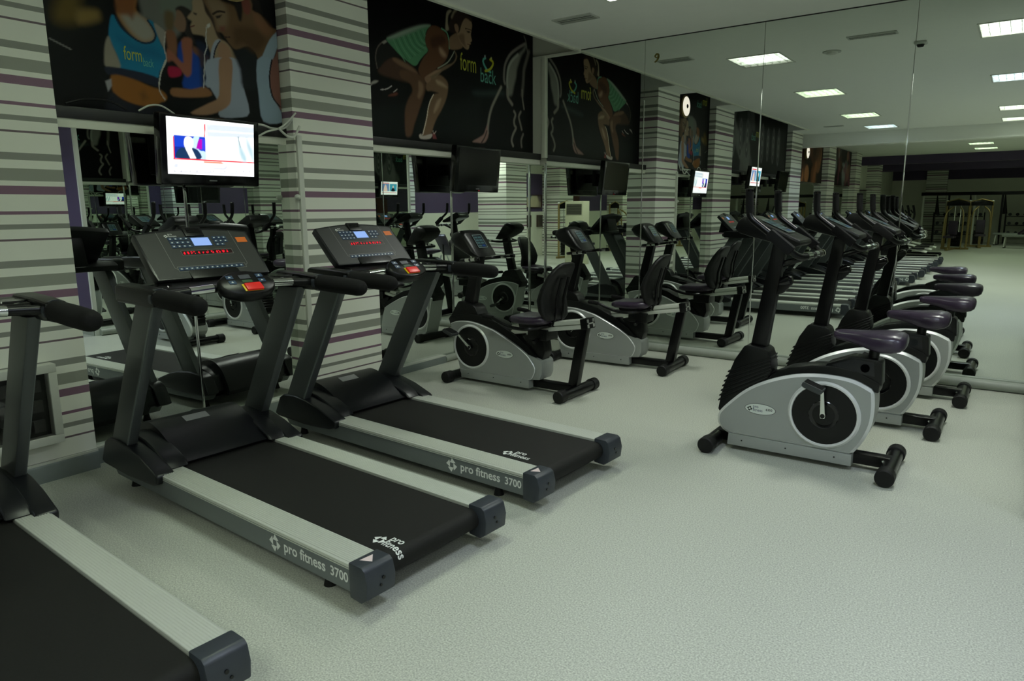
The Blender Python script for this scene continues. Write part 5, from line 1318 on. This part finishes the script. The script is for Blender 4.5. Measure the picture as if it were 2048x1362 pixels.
def weight_machine(loc, rz, label, tall=1.75):
    t = thing('weight_machine', label, 'weight machine', loc, rz, 'gold framed weight machines')
    MB().box(-0.45, 0.45, -0.35, -0.25, 0, 0.07).build('base_bar', M_GOLD, t, bevel=0.008)
    MB().box(-0.05, 0.05, -0.35, 0.85, 0, 0.07).build('base_bar', M_GOLD, t, bevel=0.008)
    for s in (-1, 1):
        p = MB().tube([(s * 0.36, -0.30, 0.05), (s * 0.36, -0.30, tall)], 0.035, 12).build('post', M_GOLD, t)
        MB().tube([(s * 0.36, -0.30, tall), (s * 0.36, -0.30, tall + 0.03), (s * 0.36, -0.30, tall + 0.045)], [0.04, 0.04, 0.015], 12).build('knob', M_WHITE, p)
        MB().tube(spline([(s * 0.30, 0.2, 0.05), (s * 0.30, 0.18, 0.9), (s * 0.26, 0.10, 1.35), (s * 0.10, -0.1, 1.55)], 4), 0.025, 10).build('arm_tube', M_GOLD, t)
        MB().cyl((s * 0.09, -0.30, 0.1), (s * 0.09, -0.30, tall - 0.1), 0.012, 8).build('guide_rod', M_CHROME, t)
    MB().prism([(-0.38, tall - 0.16), (0.38, tall - 0.16), (0.36, tall - 0.02), (0.0, tall + 0.08), (-0.36, tall - 0.02)], -0.34, -0.26, 'y').build('head_panel', M_PAINTB, t, bevel=0.01)
    MB().tube([(-0.37, -0.25, tall - 0.01), (0.0, -0.25, tall + 0.09), (0.37, -0.25, tall - 0.01)], 0.018, 8).build('head_trim', M_GOLD, t)
    for i in range(12):
        MB().box(-0.17, 0.17, -0.37, -0.23, 0.10 + 0.045 * i, 0.14 + 0.045 * i).build('weight_plate', M_PAINTB, t, bevel=0.003, seg=1)
    MB().box(-0.17, 0.17, 0.35, 0.75, 0.44, 0.52).build('seat_pad', M_SADDLE, t, bevel=0.02)
    MB().box(-0.04, 0.04, 0.50, 0.58, 0.05, 0.45).build('seat_stem', M_GOLD, t)
    MB().box(-0.15, 0.15, 0.16, 0.24, 0.55, 1.05).build('back_pad', M_SADDLE, t, bevel=0.02)
    return t
wm = weight_machine((2.85, -23.4, 0), 0.15, 'gold framed weight machine with a peaked black head, left of a pair in the mirror')
dup(wm, (3.55, -25.6, 0), -0.1, 'gold framed weight machine with a peaked black head, right of a pair in the mirror')
dup(wm, (7.4, -17.0, 0), 1.6, 'gold framed weight machine against the far right wall')
dup(wm, (7.5, -21.0, 0), 1.6, 'gold framed weight machine beneath the red wall board')
dup(wm, (6.9, -12.6, 0), 1.5, 'gold framed weight machine beside the standing air conditioner')
def weight_bench(loc, rz, label):
    t = thing('weight_bench', label, 'bench', loc, rz, 'weight benches at the far end')
    MB().box(-0.6, 0.25, -0.15, 0.15, 0.42, 0.50).build('seat_pad', mat('bench_pad', (150, 156, 150), 0.5, noise=0.1, scale=30), t, bevel=0.02)
    MB().box(-0.02, 0.75, -0.15, 0.15, -0.04, 0.04).xf(Matrix.Translation((0.28, 0, 0.48)) @ Matrix.Rotation(math.radians(-40), 4, 'Y')).build('back_pad', M_SADDLE, t, bevel=0.02)
    for x in (-0.5, 0.55):
        for s in (-1, 1):
            MB().tube([(x, s * 0.08, 0.44), (x, s * 0.24, 0.02)], 0.022, 8).build('leg', M_WPLAST, t)
        MB().tube([(x, -0.26, 0.022), (x, 0.26, 0.022)], 0.022, 8).build('foot_bar', M_PAINTB, t)
    MB().tube([(0.55, 0, 0.05), (0.62, 0, 0.8)], 0.022, 8).build('back_support', M_PAINTB, t)
    return t
wb = weight_bench((4.55, -27.6, 0), 0.2, 'pale padded weight bench at the far end, farthest in the mirror')
dup(wb, (4.9, -25.4, 0), 0.1, 'pale padded weight bench at the far end, nearer the mirror edge')
dup(wb, (5.7, -26.6, 0), -0.3, 'pale padded weight bench at the far end, rightmost')
dup(wb, (7.2, -6.9, 0), 1.9, 'padded weight bench right of the camera, beside the striped column')
def stepper(loc, rz, label):
    t = thing('cross_trainer', label, 'cross trainer', loc, rz, 'black cross trainers past the treadmills')
    MB().box(-0.7, 0.7, -0.05, 0.05, 0.03, 0.10).build('base_beam', M_PAINTB, t, bevel=0.01)
    for x in (-0.68, 0.68):
        MB().tube([(x, -0.28, 0.04), (x, 0.28, 0.04)], 0.035, 12).build('stabiliser', M_RUBBER, t)
    MB().prism([(-0.65, 0.08), (-0.68, 0.35), (-0.5, 0.62), (-0.25, 0.6), (-0.1, 0.3), (-0.15, 0.08)], -0.11, 0.11, 'y').build('flywheel_cover', M_HOOD, t, bevel=0.03)
    MB().tube([(-0.40, 0, 0.55), (-0.28, 0, 1.35)], 0.04, 12).build('mast', M_PAINTB, t)
    MB().box(-0.06, 0.06, -0.15, 0.15, -0.02, 0.02).xf(Matrix.Translation((-0.24, 0, 1.42)) @ Matrix.Rotation(math.radians(55), 4, 'Y')).build('console', M_BLACK, t, bevel=0.01)
    for s in (-1, 1):
        MB().tube(spline([(-0.30, s * 0.20, 0.55), (-0.22, s * 0.24, 1.0), (-0.16, s * 0.26, 1.3), (-0.22, s * 0.26, 1.62)], 4), 0.02, 10).build('swing_arm', M_PAINTB, t)
        MB().tube([(-0.30, s * 0.19, 0.45), (0.55, s * 0.17, 0.25)], 0.025, 10).build('pedal_link', M_ALU, t)
        MB().box(0.10, 0.48, s * 0.17 - 0.07, s * 0.17 + 0.07, 0.34, 0.37).build('foot_plate', M_RUBBER, t, bevel=0.01)
    return t
st = stepper((2.1, -16.8, 0), math.radians(-3), 'black cross trainer just past the treadmill row, first in the mirror')
dup(st, (2.1, -18.2, 0), math.radians(-3), 'black cross trainer past the treadmill row, second in the mirror')
dup(st, (2.1, -19.6, 0), math.radians(-3), 'black cross trainer past the treadmill row, third in the mirror')

# long black rig and racks across the far end
rg = thing('pull_up_rig', 'long black pull-up rig spanning the far end of the room in the mirror', 'rig', (4.4, -28.3, 0))
MB().box(-3.2, 3.6, -0.06, 0.06, 2.02, 2.16).build('top_beam', M_PAINTB, rg, bevel=0.01)
for i in range(8):
    x = -3.1 + i * 0.94
    MB().box(x - 0.04, x + 0.04, -0.04, 0.04, 0, 2.02).build('upright', M_PAINTB if i % 2 else M_ALU, rg)
for i in range(5):
    x = -2.6 + i * 1.2
    MB().tube([(x, 0, 2.05), (x + 0.05, 0.05, 1.25)], [0.02, 0.09], 10).build('hanging_strap', M_RUBBER, rg)
def rack(loc, rz, label):
    t = thing('dumbbell_rack', label, 'rack', loc, rz, 'dumbbell racks at the far end')
    for z in (0.35, 0.75, 1.12):
        MB().box(-0.9, 0.9, -0.16, 0.16, z, z + 0.03).build('shelf', M_PAINTB, t)
        for k in range(7):
            x = -0.78 + 0.26 * k
            d = MB().tube([(x, -0.15, z + 0.10), (x, -0.05, z + 0.10), (x, -0.049, z + 0.10), (x, 0.049, z + 0.10), (x, 0.05, z + 0.10), (x, 0.15, z + 0.10)], [0.065, 0.065, 0.016, 0.016, 0.065, 0.065], 10).build('dumbbell', M_PAINTB if k % 2 else M_CAP, t)
    for x in (-0.92, 0.92):
        MB().box(x - 0.03, x + 0.03, -0.2, 0.2, 0, 1.3).build('side_frame', M_PAINTB, t)
    return t
rk = rack((2.6, -29.2, 0), 0, 'black dumbbell rack against the far end wall, left')
dup(rk, (5.2, -29.2, 0), 0, 'black dumbbell rack against the far end wall, middle')
dup(rk, (7.4, -29.2, 0), 0, 'black dumbbell rack against the far end wall, right')
for x in (1.2, 6.4):
    struct(MB().box(x, x + 0.8, YEND + 0.0, YEND + 0.3, 0, H).build('pillar', M_STRIPE))
